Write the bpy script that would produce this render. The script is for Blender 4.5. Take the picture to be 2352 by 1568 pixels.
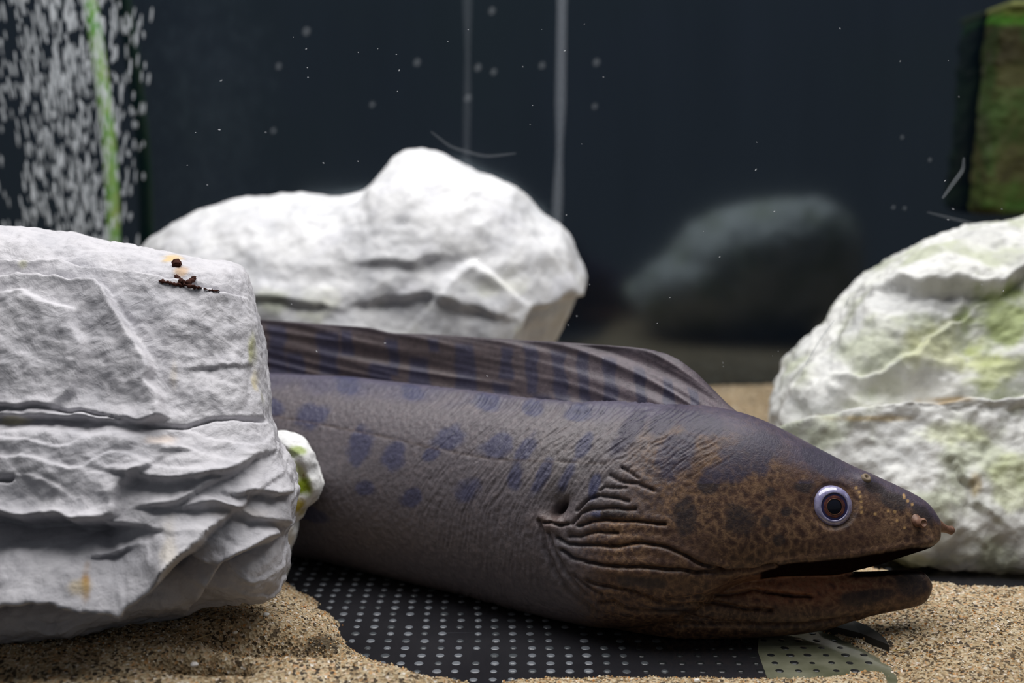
import bpy, math, random
import numpy as np
from mathutils import Vector, Matrix

for o in list(bpy.data.objects):
    bpy.data.objects.remove(o, do_unlink=True)
scene = bpy.context.scene
COL = scene.collection
rng = np.random.default_rng(7)
random.seed(7)

# ------------------------------------------------------------------ camera
IW, IH = 2352.0, 1568.0
FMM = 40.0
FPX = IW * FMM / 36.0
CAMH = 0.247
PITCH = math.radians(8.0)
cam_d = bpy.data.cameras.new('camera')
cam_d.lens = FMM; cam_d.sensor_width = 36.0
cam_d.clip_start = 0.02; cam_d.clip_end = 50
cam_d.dof.use_dof = True
cam_d.dof.focus_distance = 0.60
cam_d.dof.aperture_fstop = 5.0
cam = bpy.data.objects.new('camera', cam_d)
cam.location = (0, 0, CAMH)
cam.rotation_euler = (math.radians(90) - PITCH, 0, 0)
COL.objects.link(cam)
scene.camera = cam

# ------------------------------------------------------------------ world, light, exposure
w = bpy.data.worlds.new('room_light'); scene.world = w
w.use_nodes = True
bg = w.node_tree.nodes['Background']
bg.inputs[0].default_value = (0.84, 0.91, 1.0, 1)
bg.inputs[1].default_value = 0.092

def area(name, loc, rot, sx, sy, power, color):
    l = bpy.data.lights.new(name, 'AREA'); l.shape = 'RECTANGLE'
    l.size = sx; l.size_y = sy; l.energy = power; l.color = color
    o = bpy.data.objects.new(name, l); o.location = loc; o.rotation_euler = rot
    COL.objects.link(o)
    return o
area('tank_lamp', (0.05, 0.67, 0.95), (0, 0, 0), 1.3, 0.70, 15.5, (1.0, 0.985, 0.975))

scene.view_settings.view_transform = 'Standard'
scene.view_settings.look = 'None'
scene.view_settings.gamma = 1.0
scene.view_settings.use_curve_mapping = False
scene.view_settings.exposure = 0.0

# ------------------------------------------------------------------ helpers: geometry
CP, SP = math.cos(PITCH), math.sin(PITCH)
def PX(px, py, d):
    """world point that lies at horizontal distance d on the sight line of a pixel (arrays allowed)"""
    px = np.asarray(px, float); py = np.asarray(py, float); d = np.asarray(d, float)
    cx = (px - IW / 2) / FPX; cy = (IH / 2 - py) / FPX
    fy = CP + cy * SP; fz = -SP + cy * CP
    t = d / fy
    return np.stack([cx * t, d + 0 * cx, CAMH + fz * t], -1)
def PZ(px, py, z=0.0):
    """world point at height z on the sight line of a pixel"""
    px = np.asarray(px, float); py = np.asarray(py, float)
    cx = (px - IW / 2) / FPX; cy = (IH / 2 - py) / FPX
    fy = CP + cy * SP; fz = -SP + cy * CP
    t = (z - CAMH) / fz
    return np.stack([cx * t, fy * t, z + 0 * cx], -1)
def TOPX(p):
    q = p - np.array([0, 0, CAMH])
    f = q[..., 1] * CP - q[..., 2] * SP
    u = q[..., 1] * SP + q[..., 2] * CP
    return IW / 2 + FPX * q[..., 0] / f, IH / 2 - FPX * u / f

def srgb(r, g, b):
    f = lambda c: c / 12.92 if c <= 0.04045 else ((c + 0.055) / 1.055) ** 2.4
    return np.array([f(r / 255.0), f(g / 255.0), f(b / 255.0)])

_PERM = {}
def perlin(p, seed=0):
    if seed not in _PERM:
        r = np.random.default_rng(1000 + seed)
        g = r.normal(size=(256, 3)); g /= np.linalg.norm(g, axis=1)[:, None]
        _PERM[seed] = (r.permutation(256).astype(np.int32), g.astype(np.float32))
    perm, grad = _PERM[seed]
    p = p.astype(np.float32)
    i = np.floor(p); f = p - i; i = i.astype(np.int32) & 255
    u = f * f * f * (f * (f * 6 - 15) + 10)
    out = np.zeros(len(p), np.float32)
    for a in (0, 1):
        wx = u[:, 0] if a else 1 - u[:, 0]
        hx = perm[(i[:, 0] + a) & 255]
        for b in (0, 1):
            wy = u[:, 1] if b else 1 - u[:, 1]
            hy = perm[(hx + i[:, 1] + b) & 255]
            for c in (0, 1):
                wz = u[:, 2] if c else 1 - u[:, 2]
                g = grad[perm[(hy + i[:, 2] + c) & 255]]
                d = g[:, 0] * (f[:, 0] - a) + g[:, 1] * (f[:, 1] - b) + g[:, 2] * (f[:, 2] - c)
                out += wx * wy * wz * d
    return out * 1.6
def fbm(p, freq, octv=4, seed=0, gain=0.5, lac=2.03):
    o = np.zeros(len(p), np.float32); a = 1.0
    for k in range(octv):
        o += a * perlin(p * freq + 17.3 * k, seed + k); a *= gain; freq *= lac
    return o
def ridged(p, freq, octv=4, seed=0, gain=0.5):
    o = np.zeros(len(p), np.float32); a = 1.0
    for k in range(octv):
        o += a * (1 - 2 * np.abs(perlin(p * freq + 9.1 * k, seed + k))); a *= gain; freq *= 2.1
    return o
def facets(p, n, seed, slope, lo, hi):
    """fractured look: every point belongs to the plane of its nearest seed"""
    r = np.random.default_rng(seed)
    s = (lo + r.random((n, 3)) * (hi - lo)).astype(np.float32)
    nn = r.normal(size=(n, 3)).astype(np.float32); nn /= np.linalg.norm(nn, axis=1)[:, None]
    off = r.normal(size=n).astype(np.float32)
    out = np.zeros(len(p), np.float32)
    pf = p.astype(np.float32)
    for a in range(0, len(p), 20000):
        q = pf[a:a + 20000]
        D = ((q[:, None, :] - s[None]) ** 2).sum(-1)
        k = D.argmin(1)
        out[a:a + 20000] = ((q - s[k]) * nn[k]).sum(1) * slope + off[k] * 0.0012
    return out
def smooth01(x): 
    x = np.clip(x, 0, 1); return x * x * (3 - 2 * x)

def poly_dist(px, py, pts):
    """distance to an open polyline and sign (+ above when the line runs left to right)"""
    best = np.full(px.shape, 1e9); sg = np.ones(px.shape)
    for (ax, ay), (bx, by) in zip(pts[:-1], pts[1:]):
        dx, dy = bx - ax, by - ay; L = dx * dx + dy * dy + 1e-12
        t = np.clip(((px - ax) * dx + (py - ay) * dy) / L, 0, 1)
        qx = px - ax - t * dx; qy = py - ay - t * dy
        d = np.hypot(qx, qy)
        m = d < best
        best = np.where(m, d, best)
        sg = np.where(m, np.where(dx * (py - ay) - dy * (px - ax) < 0, 1.0, -1.0), sg)
    return best, sg
def poly_sdf(px, py, pts):
    """signed distance to a closed polygon, + inside"""
    best = np.full(px.shape, 1e9); ins = np.zeros(px.shape, bool)
    n = len(pts)
    for k in range(n):
        ax, ay = pts[k]; bx, by = pts[(k + 1) % n]
        dx, dy = bx - ax, by - ay; L = dx * dx + dy * dy + 1e-12
        t = np.clip(((px - ax) * dx + (py - ay) * dy) / L, 0, 1)
        best = np.minimum(best, np.hypot(px - ax - t * dx, py - ay - t * dy))
        if ay != by:
            c = ((ay > py) != (by > py)) & (px < (bx - ax) * (py - ay) / (by - ay) + ax)
            ins ^= c
    return np.where(ins, best, -best)

# ------------------------------------------------------------------ helpers: objects
def tag(o, label=None, cat=None, group=None, kind=None):
    if label: o['label'] = label
    if cat: o['category'] = cat
    if group: o['group'] = group
    if kind: o['kind'] = kind
    return o
def mesh_np(name, V, F, smooth=True, colors=None, floats=None):
    V = np.asarray(V, np.float32); F = np.asarray(F, np.int32)
    me = bpy.data.meshes.new(name)
    k = F.shape[1]
    me.vertices.add(len(V)); me.vertices.foreach_set('co', V.ravel())
    me.loops.add(F.size); me.loops.foreach_set('vertex_index', F.ravel())
    me.polygons.add(len(F))
    me.polygons.foreach_set('loop_start', np.arange(0, F.size, k, dtype=np.int32))
    me.polygons.foreach_set('loop_total', np.full(len(F), k, np.int32))
    me.update(calc_edges=True)
    me.polygons.foreach_set('use_smooth', np.full(len(F), smooth))
    if colors is not None: put_color(me, colors)
    if floats:
        for n, a in floats.items(): put_float(me, n, a)
    me.validate()
    return me
def put_color(me, c, name='Col'):
    at = me.color_attributes.new(name, 'FLOAT_COLOR', 'POINT')
    a = np.ones((len(c), 4), np.float32); a[:, :3] = c
    at.data.foreach_set('color', a.ravel())
def put_float(me, n, a):
    at = me.attributes.new(n, 'FLOAT', 'POINT')
    at.data.foreach_set('value', np.asarray(a, np.float32))
def obj(name, me, mat=None, parent=None):
    o = bpy.data.objects.new(name, me); COL.objects.link(o)
    if mat is not None: me.materials.clear(); me.materials.append(mat)
    if parent is not None: o.parent = parent
    return o
def empty(name, loc=(0, 0, 0)):
    o = bpy.data.objects.new(name, None); o.empty_display_size = 0.02; o.location = loc
    COL.objects.link(o); return o
def adopt(child, parent):
    """parent a mesh given in world coordinates to an Empty that stands elsewhere"""
    child.parent = parent
    child.matrix_parent_inverse = Matrix.Translation(parent.location).inverted()
    return child
def grid_faces(nu, nv, wrap_u=False, wrap_v=False):
    iu = np.arange(nu if wrap_u else nu - 1); iv = np.arange(nv if wrap_v else nv - 1)
    a, b = np.meshgrid(iu, iv, indexing='ij')
    a2 = (a + 1) % nu; b2 = (b + 1) % nv
    return np.stack([a * nv + b, a2 * nv + b, a2 * nv + b2, a * nv + b2], -1).reshape(-1, 4)
def normals_of(me):
    n = np.empty(len(me.vertices) * 3, np.float32)
    me.vertex_normals.foreach_get('vector', n); return n.reshape(-1, 3)
def coords_of(me):
    n = np.empty(len(me.vertices) * 3, np.float32)
    me.vertices.foreach_get('co', n); return n.reshape(-1, 3)
def tube(path, radii, sides=12, caps=True):
    path = np.asarray(path, float); n = len(path)
    radii = np.broadcast_to(np.asarray(radii, float), (n,))
    T = np.gradient(path, axis=0); T /= np.linalg.norm(T, axis=1)[:, None]
    ref = np.array([0.31, 0.87, 0.2]); ref /= np.linalg.norm(ref)
    A = np.cross(T, ref); A /= np.linalg.norm(A, axis=1)[:, None]
    B = np.cross(T, A)
    th = np.linspace(0, 2 * np.pi, sides, endpoint=False)
    V = path[:, None] + radii[:, None, None] * (A[:, None] * np.cos(th)[None, :, None] + B[:, None] * np.sin(th)[None, :, None])
    V = V.reshape(-1, 3)
    F = grid_faces(n, sides, wrap_v=True).tolist()
    if caps:
        c0 = len(V); V = np.vstack([V, path[:1], path[-1:]])
        for k in range(sides):
            F.append([c0, (k + 1) % sides, k, k]); b = (n - 1) * sides
            F.append([c0 + 1, b + k, b + (k + 1) % sides, b + (k + 1) % sides])
    return V, F
def py_mesh(name, V, F, smooth=True):
    F = [list(dict.fromkeys(f)) for f in F]
    me = bpy.data.meshes.new(name); me.from_pydata([tuple(v) for v in V], [], F); me.update()
    me.polygons.foreach_set('use_smooth', [smooth] * len(me.polygons)); return me
def box_mesh(name, lo, hi, bevel=0.0):
    import bmesh
    bm = bmesh.new(); bmesh.ops.create_cube(bm, size=1)
    for v in bm.verts:
        for k in range(3): v.co[k] = lo[k] + (v.co[k] + 0.5) * (hi[k] - lo[k])
    if bevel: bmesh.ops.bevel(bm, geom=bm.edges[:], offset=bevel, segments=3, affect='EDGES', profile=0.5)
    me = bpy.data.meshes.new(name); bm.to_mesh(me); bm.free(); return me

# ------------------------------------------------------------------ helpers: materials
class NT:
    def __init__(s, name):
        s.m = bpy.data.materials.new(name); s.m.use_nodes = True
        s.t = s.m.node_tree; s.n = s.t.nodes; s.b = s.n['Principled BSDF']; s.out = s.n['Material Output']
    def add(s, typ, **kw):
        n = s.n.new(typ)
        for k, v in kw.items():
            if k.startswith('_'): n.inputs[k[1:].replace('_', ' ')].default_value = v
            else: setattr(n, k, v)
        return n
    def link(s, a, b): s.t.links.new(a, b)
    def coords(s, scale=None):
        tc = s.add('ShaderNodeTexCoord'); return tc.outputs['Object']
    def noise(s, scale, detail=4, rough=0.55, vec=None, dist=0.0):
        n = s.add('ShaderNodeTexNoise'); n.inputs['Scale'].default_value = scale
        n.inputs['Detail'].default_value = detail; n.inputs['Roughness'].default_value = rough
        n.inputs['Distortion'].default_value = dist
        s.link(vec if vec else s.coords(), n.inputs['Vector']); return n
    def vor(s, scale, feature='F1', vec=None, rand=1.0):
        n = s.add('ShaderNodeTexVoronoi', feature=feature); n.inputs['Scale'].default_value = scale
        n.inputs['Randomness'].default_value = rand
        s.link(vec if vec else s.coords(), n.inputs['Vector']); return n
    def ramp(s, fac, stops, interp='LINEAR'):
        r = s.add('ShaderNodeValToRGB'); r.color_ramp.interpolation = interp
        e = r.color_ramp.elements
        while len(e) < len(stops): e.new(0.5)
        for k, (p, c) in enumerate(stops):
            e[k].position = p
            e[k].color = (c, c, c, 1) if np.isscalar(c) else (*c, 1)
        s.link(fac, r.inputs[0]); return r.outputs[0]
    def mix(s, fac, a, b, mode='MIX'):
        n = s.add('ShaderNodeMix', data_type='RGBA', blend_type=mode)
        for sock, v in ((n.inputs[0], fac), (n.inputs[6], a), (n.inputs[7], b)):
            if isinstance(v, (int, float)): sock.default_value = v
            elif isinstance(v, (tuple, list, np.ndarray)): sock.default_value = (*[float(q) for q in v], 1)
            else: s.link(v, sock)
        return n.outputs[2]
    def math(s, op, a, b=0.0):
        n = s.add('ShaderNodeMath', operation=op)
        for sock, v in ((n.inputs[0], a), (n.inputs[1], b)):
            if isinstance(v, (int, float)): sock.default_value = v
            else: s.link(v, sock)
        return n.outputs[0]
    def attr(s, name, col=True):
        a = s.add('ShaderNodeAttribute', attribute_name=name)
        return a.outputs['Color'] if col else a.outputs['Fac']
    def bump(s, h, strength, dist, prev=None):
        b = s.add('ShaderNodeBump'); b.inputs['Strength'].default_value = strength
        b.inputs['Distance'].default_value = dist; s.link(h, b.inputs['Height'])
        if prev: s.link(prev, b.inputs['Normal'])
        return b.outputs['Normal']
    def done(s, col=None, rough=None, normal=None, spec=None, **kw):
        def put(k, v):
            if v is None: return
            i = s.b.inputs[k]
            if isinstance(v, (int, float)): i.default_value = v
            elif isinstance(v, (tuple, list, np.ndarray)): i.default_value = (*[float(q) for q in v], 1)
            else: s.link(v, i)
        put('Base Color', col); put('Roughness', rough); put('Normal', normal); put('Specular IOR Level', spec)
        for k, v in kw.items(): put(k.replace('_', ' '), v)
        return s.m

def mat_wall():
    t = NT('dark_back_glass')
    v = t.coords()
    mp = t.add('ShaderNodeMapping'); mp.inputs['Scale'].default_value = (9, 1, 1.2); t.link(v, mp.inputs[0])
    n = t.noise(1.5, 5, 0.6, mp.outputs[0])
    c = t.ramp(n.outputs[0], [(0.25, (0.0008, 0.0026, 0.0070)), (0.75, (0.0036, 0.0064, 0.0130))])
    g = t.noise(3.0, 3, 0.5)
    c = t.mix(t.ramp(g.outputs[0], [(0.52, 0.0), (0.75, 0.55)]), c, (0.002, 0.006, 0.006))
    return t.done(c, 0.10, spec=0.5, IOR=2.35, Specular_Tint=(0.76, 0.91, 1.0))
def mat_plain(name, col, rough=0.5, spec=0.5, **kw):
    return NT(name).done(col, rough, spec=spec, **kw)
def mat_plate():
    t = NT('dark_plate')
    n = t.noise(8, 4, 0.6)
    c = t.ramp(n.outputs[0], [(0.3, (0.012, 0.012, 0.015)), (0.7, (0.026, 0.026, 0.030))])
    # fine scratches
    v = t.coords()
    out = None
    for ang, sc in ((20, 1), (-35, 1), (75, 1)):
        mp = t.add('ShaderNodeMapping'); mp.inputs['Rotation'].default_value = (0, 0, math.radians(ang))
        mp.inputs['Scale'].default_value = (5, 240, 1); t.link(v, mp.inputs[0])
        s = t.ramp(t.noise(1.0, 2, 0.5, mp.outputs[0], 0.3).outputs[0], [(0.72, 0.0), (0.78, 1.0)])
        out = s if out is None else t.math('MAXIMUM', out, s)
    c = t.mix(t.math('MULTIPLY', out, 0.35), c, (0.22, 0.24, 0.27))
    return t.done(c, 0.06, spec=0.5, IOR=1.75)
def mat_sand():
    t = NT('sand')
    g = t.vor(760); g2 = t.vor(560)
    c = t.ramp(t.add('ShaderNodeSeparateColor').outputs[0], [(0, 0), (1, 1)]) if False else None
    sep = t.add('ShaderNodeSeparateColor'); t.link(g.outputs['Color'], sep.inputs[0])
    base = t.ramp(sep.outputs[0], [(0.0, srgb(60, 54, 46)), (0.10, srgb(112, 96, 76)), (0.24, srgb(160, 138, 106)), (0.5, srgb(190, 170, 136)), (0.74, srgb(212, 200, 174)), (0.90, srgb(190, 142, 88)), (1.0, srgb(240, 236, 226))])
    sep2 = t.add('ShaderNodeSeparateColor'); t.link(g2.outputs['Color'], sep2.inputs[0])
    dark = t.ramp(sep2.outputs[1], [(0.86, 0.0), (0.875, 1.0)])
    base = t.mix(dark, base, srgb(52, 46, 42))
    big = t.noise(16, 5, 0.6)
    base = t.mix(t.ramp(big.outputs[0], [(0.35, 0.38), (0.65, 0.0)]), base, srgb(120, 98, 64), 'MIX')
    base = t.mix(1.0, base, t.attr('Col'), 'MULTIPLY')
    nrm = t.bump(g.outputs['Distance'], 0.75, 0.0008)
    nrm = t.bump(t.noise(160, 3).outputs[0], 0.4, 0.002, nrm)
    return t.done(base, 0.75, nrm, 0.25)
def mat_rock(name, fine=1.0, grey=0.25):
    t = NT(name)
    n1 = t.noise(22, 6, 0.62, dist=0.6)
    vein = t.ramp(n1.outputs[0], [(0.36, (0.72, 0.73, 0.76)), (0.50, (0.94, 0.94, 0.95)), (0.62, (1, 1, 1))])
    n2 = t.noise(120, 5, 0.65)
    sp = t.ramp(n2.outputs[0], [(0.30, (0.82, 0.82, 0.83)), (0.5, (1, 1, 1))])
    c = t.mix(grey * 2.0, (1, 1, 1), vein)
    c = t.mix(1.0, c, sp, 'MULTIPLY')
    c = t.mix(1.0, t.attr('Col'), c, 'MULTIPLY')
    nrm = t.bump(t.noise(420, 5, 0.65).outputs[0], 0.32 * fine, 0.0014)
    nrm = t.bump(t.noise(110, 5, 0.6, dist=0.8).outputs[0], 0.30 * fine, 0.0040, nrm)
    return t.done(c, 0.62, nrm, 0.35)
def mat_eel(name, fin=False):
    t = NT(name)
    c = t.attr('Col'); head = t.attr('head', False); dark = t.attr('dark', False)
    v1 = t.noise(260, 5, 0.7)
    var = t.ramp(v1.outputs[0], [(0.3, (0.62, 0.60, 0.60)), (0.5, (1, 1, 1)), (0.72, (1.35, 1.28, 1.20))])
    c = t.mix(0.85, c, var, 'MULTIPLY')
    if not fin:
        wv = t.noise(60, 3, 0.6)
        warp = t.add('ShaderNodeVectorMath', operation='MULTIPLY_ADD')
        t.link(wv.outputs['Color'], warp.inputs[0]); warp.inputs[1].default_value = (0.010, 0.010, 0.010); t.link(t.coords(), warp.inputs[2])
        e = t.vor(200, 'DISTANCE_TO_EDGE', warp.outputs[0])
        net = t.ramp(e.outputs['Distance'], [(0.0, 1.0), (0.12, 0.5), (0.30, 0.0)])
        brk = t.ramp(t.noise(330, 3, 0.7).outputs[0], [(0.38, 0.0), (0.55, 1.0)])
        fleck = t.ramp(t.noise(620, 2, 0.6).outputs[0], [(0.56, 0.0), (0.68, 1.0)])
        patch = t.ramp(t.noise(38, 3, 0.6).outputs[0], [(0.34, 0.3), (0.55, 1.0)])
        f = t.math('MULTIPLY', net, brk)
        f = t.math('MAXIMUM', f, t.math('MULTIPLY', fleck, 0.55))
        f = t.math('MULTIPLY', t.math('MULTIPLY', f, head), patch)
        c = t.mix(t.math('MULTIPLY', f, 0.66), c, srgb(150, 118, 88))
        cell = t.ramp(e.outputs['Distance'], [(0.22, 0.0), (0.42, 1.0)])
        c = t.mix(t.math('MULTIPLY', t.math('MULTIPLY', cell, head), 0.72), c, srgb(48, 30, 26))
    nrm = t.bump(t.noise(1100, 3, 0.6).outputs[0], 0.30, 0.0006)
    nrm = t.bump(t.noise(420, 3, 0.6).outputs[0], 0.22, 0.0010, nrm)
    return t.done(c, 0.48, nrm, 0.42 if fin else t.math('MULTIPLY', t.math('SUBTRACT', 1.0, t.attr('mouth', False)), 0.42))
def mat_bubble():
    t = NT('air_bubble')
    tr = t.add('ShaderNodeBsdfTransparent'); mx = t.add('ShaderNodeMixShader')
    lw = t.add('ShaderNodeLayerWeight'); lw.inputs[0].default_value = 0.35
    f = t.ramp(lw.outputs['Facing'], [(0.0, 0.30), (1.0, 0.62)])
    t.link(f, mx.inputs[0]); t.link(tr.outputs[0], mx.inputs[1]); t.link(t.b.outputs[0], mx.inputs[2])
    t.link(mx.outputs[0], t.out.inputs[0])
    return t.done((0.80, 0.84, 0.88), 0.25, spec=0.6)
def mat_haze(name, col, fac):
    t = NT(name)
    tr = t.add('ShaderNodeBsdfTransparent'); mx = t.add('ShaderNodeMixShader'); mx.inputs[0].default_value = fac
    t.link(tr.outputs[0], mx.inputs[1]); t.link(t.b.outputs[0], mx.inputs[2]); t.link(mx.outputs[0], t.out.inputs[0])
    return t.done(col, 0.5)
def mat_algae():
    t = NT('algae_coat')
    mp = t.add('ShaderNodeMapping'); mp.inputs['Scale'].default_value = (1.0, 1.0, 1.0); t.link(t.coords(), mp.inputs[0])
    n = t.noise(14, 5, 0.65, mp.outputs[0], 0.6)
    c = t.ramp(n.outputs[0], [(0.30, srgb(44, 42, 30)), (0.45, srgb(66, 66, 38)), (0.58, srgb(56, 76, 36)), (0.72, srgb(84, 82, 66))])
    c = t.mix(1.0, c, t.attr('Col'), 'MULTIPLY')
    nrm = t.bump(t.noise(90, 4).outputs[0], 0.6, 0.004)
    return t.done(c, 0.8, nrm, 0.2)

M_wall = mat_wall(); M_plate = mat_plate(); M_sand = mat_sand()
M_dot = mat_plain('frosted_dot', srgb(104, 108, 114), 0.25, 0.5)
M_dot3 = mat_plain('dull_dot', srgb(70, 74, 78), 0.25, 0.5)
M_dot2 = mat_plain('shaded_dot', srgb(30, 32, 34), 0.30, 0.5)  # eel's shadow on the floor painted in as a darker dot colour
M_bubble = mat_bubble()

# ------------------------------------------------------------------ the tank: back wall, sides, floor plate
YW = 1.27
wb = obj('wall_back', box_mesh('wall_back', (-1.25, YW, -0.012), (1.25, YW + 0.02, 0.85)), M_wall); tag(wb, kind='structure')
wl = obj('wall_left', box_mesh('wall_left', (-1.27, 0.15, -0.012), (-1.25, YW + 0.02, 0.85)), M_wall); tag(wl, kind='structure')
wr = obj('wall_right', box_mesh('wall_right', (1.25, 0.15, -0.012), (1.27, YW + 0.02, 0.85)), M_wall); tag(wr, kind='structure')
fl = obj('floor', box_mesh('floor', (-1.25, 0.15, -0.012), (1.25, YW, 0.0)), M_plate); tag(fl, kind='structure')

# ------------------------------------------------------------------ sand
def gpoly(pts): return [tuple(PZ(x, y)[:2]) for x, y in pts]
SAND_L = gpoly([(560, 1320), (640, 1338), (712, 1372), (775, 1432), (805, 1490), (850, 1522), (930, 1549), (1010, 1566), (1100, 1578), (1100, 1640), (300, 1760)]) + [(-1.24, 0.40), (-1.24, 0.70), (-0.45, 0.70)]
SAND_L2 = gpoly([(640, 1520), (700, 1525), (790, 1500), (815, 1520), (830, 1550), (880, 1580), (860, 1640), (600, 1640), (560, 1560)])
SAND_F = gpoly([(1150, 1568), (1250, 1561), (1500, 1560), (1750, 1562), (1900, 1557), (2030, 1545), (2060, 1600), (2100, 1680), (1000, 1680)])
SAND_R = gpoly([(2065, 1620), (2052, 1560), (2035, 1530), (1985, 1500), (1915, 1462), (1850, 1435), (1760, 1350), (1640, 1250), (1400, 1150), (1000, 1120), (600, 1120)]) + [(-1.24, 0.86), (-1.24, YW), (1.24, YW), (1.24, 0.40)]
SAND_T = gpoly([(1820, 1230), (1900, 1310), (2000, 1345), (2095, 1370), (2200, 1384), (2300, 1388), (2420, 1392), (2620, 1392), (2620, 1250), (2300, 1210)])
def sand_h(x, y):
    p = np.stack([x, y, 0 * x], -1)
    wob = 0.004 * fbm(p, 45, 3, 3)
    fine = 0.0012 * fbm(p, 160, 3, 5)
    s = poly_sdf(x, y, SAND_L) + wob
    h1 = np.where(s > 0, 0.0245 * (1 - np.exp(-np.maximum(s, 0) / 0.030)), s * 0.6)
    # shallow scoops at the front of the mound where the plate shows through
    gx, gy = PZ(640, 1550)[:2]
    h1 = h1 - 0.026 * np.exp(-(((x - gx) / 0.030) ** 2 + ((y - gy) / 0.014) ** 2) ** 1.5)
    gx, gy = PZ(455, 1566, 0.010)[:2]
    h1 = h1 - 0.030 * np.exp(-(((x - gx) / 0.022) ** 2 + ((y - gy) / 0.006) ** 2) ** 2)
    s = poly_sdf(x, y, SAND_F) + wob * 0.4
    h2 = np.where(s > 0, 0.0055 * (1 - np.exp(-np.maximum(s, 0) / 0.006)), s * 0.6)
    s = poly_sdf(x, y, SAND_R) + wob
    h3 = np.where(s > 0, 0.013 * (1 - np.exp(-np.maximum(s, 0) / 0.035)) + 0.016 * smooth01((y - 0.85) / 0.40), s * 0.6)
    h = np.maximum(np.maximum(h1, h2), h3)
    s = poly_sdf(x, y, SAND_T) + wob * 0.6
    h = h - 0.030 * smooth01(s / 0.014)
    return np.where(h > 0.0005, h + fine + 0.0025 * fbm(p, 12, 2, 8) * smooth01(h / 0.01), h)
xs = np.concatenate([np.arange(-1.24, -0.40, 0.012), np.arange(-0.40, 0.52, 0.0022), np.arange(0.52, 1.25, 0.012)])
ys = np.concatenate([np.arange(0.42, 0.50, 0.004), np.arange(0.50, 0.74, 0.0020), np.arange(0.74, YW - 0.002, 0.006), [YW - 0.001]])
gx, gy = np.meshgrid(xs, ys, indexing='ij')
hh = sand_h(gx.ravel(), gy.ravel())
V = np.stack([gx.ravel(), gy.ravel(), np.maximum(hh, -0.0008)], -1)
F = grid_faces(len(xs), len(ys))
F = F[(V[F][:, :, 2].max(1) > -0.0002)]
used = np.zeros(len(V), bool); used[F.ravel()] = True
remap = np.cumsum(used) - 1
V2 = V[used]; F2 = remap[F]
sx, sy = TOPX(V2)
c = np.ones((len(V2), 3), np.float32)
# dark organic smudge on the mound
d = np.hypot((sx - 742) / 44, (sy - 1478) / 22) + 0.35 * fbm(V2, 160, 3, 12)
k = smooth01((1.15 - d) / 0.5)[:, None] * 0.85
c = c * (1 - k) + np.array([0.10, 0.09, 0.07]) * k
sand = obj('sand_bed', mesh_np('sand_bed', V2, F2, True, c), M_sand)
tag(sand, 'coarse beige sand heaped in mounds on the dark tank floor', 'sand', kind='stuff')

# loose grains standing up from the surface near the front (nobody could count them)
def grains():
    n = 42000
    x = rng.uniform(-0.34, 0.36, n); y = rng.uniform(0.515, 0.70, n)
    h = sand_h(x, y)
    edge = np.exp(-np.abs(h - 0.0015) / 0.0025)
    keep = (h > -0.0012) & ((rng.random(n) < 0.55) | (rng.random(n) < edge)) & (rng.random(n) < np.where(h < 0.0004, 0.10, 1))
    x, y, h = x[keep], y[keep], np.maximum(h[keep], 0.0)
    n = len(x)
    o = np.array([[1, 0, 0], [0, 1, 0], [-1, 0, 0], [0, -1, 0], [0, 0, 1], [0, 0, -1]], float)
    f = np.array([[0, 1, 4], [1, 2, 4], [2, 3, 4], [3, 0, 4], [1, 0, 5], [2, 1, 5], [3, 2, 5], [0, 3, 5]])
    r = rng.uniform(0.00030, 0.00062, n) * np.where(rng.random(n) < 0.05, 1.6, 1)
    sc = rng.uniform(0.7, 1.3, (n, 1, 3)) * r[:, None, None]
    a = rng.uniform(0, 6.28, n); b = rng.uniform(-0.6, 0.6, n)
    P = o[None] * sc
    ca, sa = np.cos(a)[:, None], np.sin(a)[:, None]
    P = np.stack([P[..., 0] * ca - P[..., 1] * sa, P[..., 0] * sa + P[..., 1] * ca, P[..., 2]], -1)
    cb, sb = np.cos(b)[:, None], np.sin(b)[:, None]
    P = np.stack([P[..., 0], P[..., 1] * cb - P[..., 2] * sb, P[..., 1] * sb + P[..., 2] * cb], -1)
    P += np.stack([x, y, h + r * 0.35], -1)[:, None]
    pal = np.array([srgb(214, 192, 152), srgb(232, 222, 200), srgb(188, 150, 98), srgb(160, 128, 84), srgb(198, 138, 76), srgb(70, 60, 52), srgb(206, 198, 184)])
    ci = rng.choice(len(pal), n, p=[0.30, 0.20, 0.17, 0.12, 0.08, 0.07, 0.06])
    cc = np.repeat(pal[ci] * rng.uniform(0.8, 1.1, (n, 1)), 6, axis=0)
    me = mesh_np('sand_grains', P.reshape(-1, 3), (f[None] + 6 * np.arange(n)[:, None, None]).reshape(-1, 3), False, cc)
    t = NT('sand_grain'); m = t.done(t.attr('Col'), 0.55, spec=0.4)
    tag(obj('sand_grains', me, m), 'loose coarse sand grains strewn over the front of the sand', 'sand grains', kind='stuff')
grains()

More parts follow.
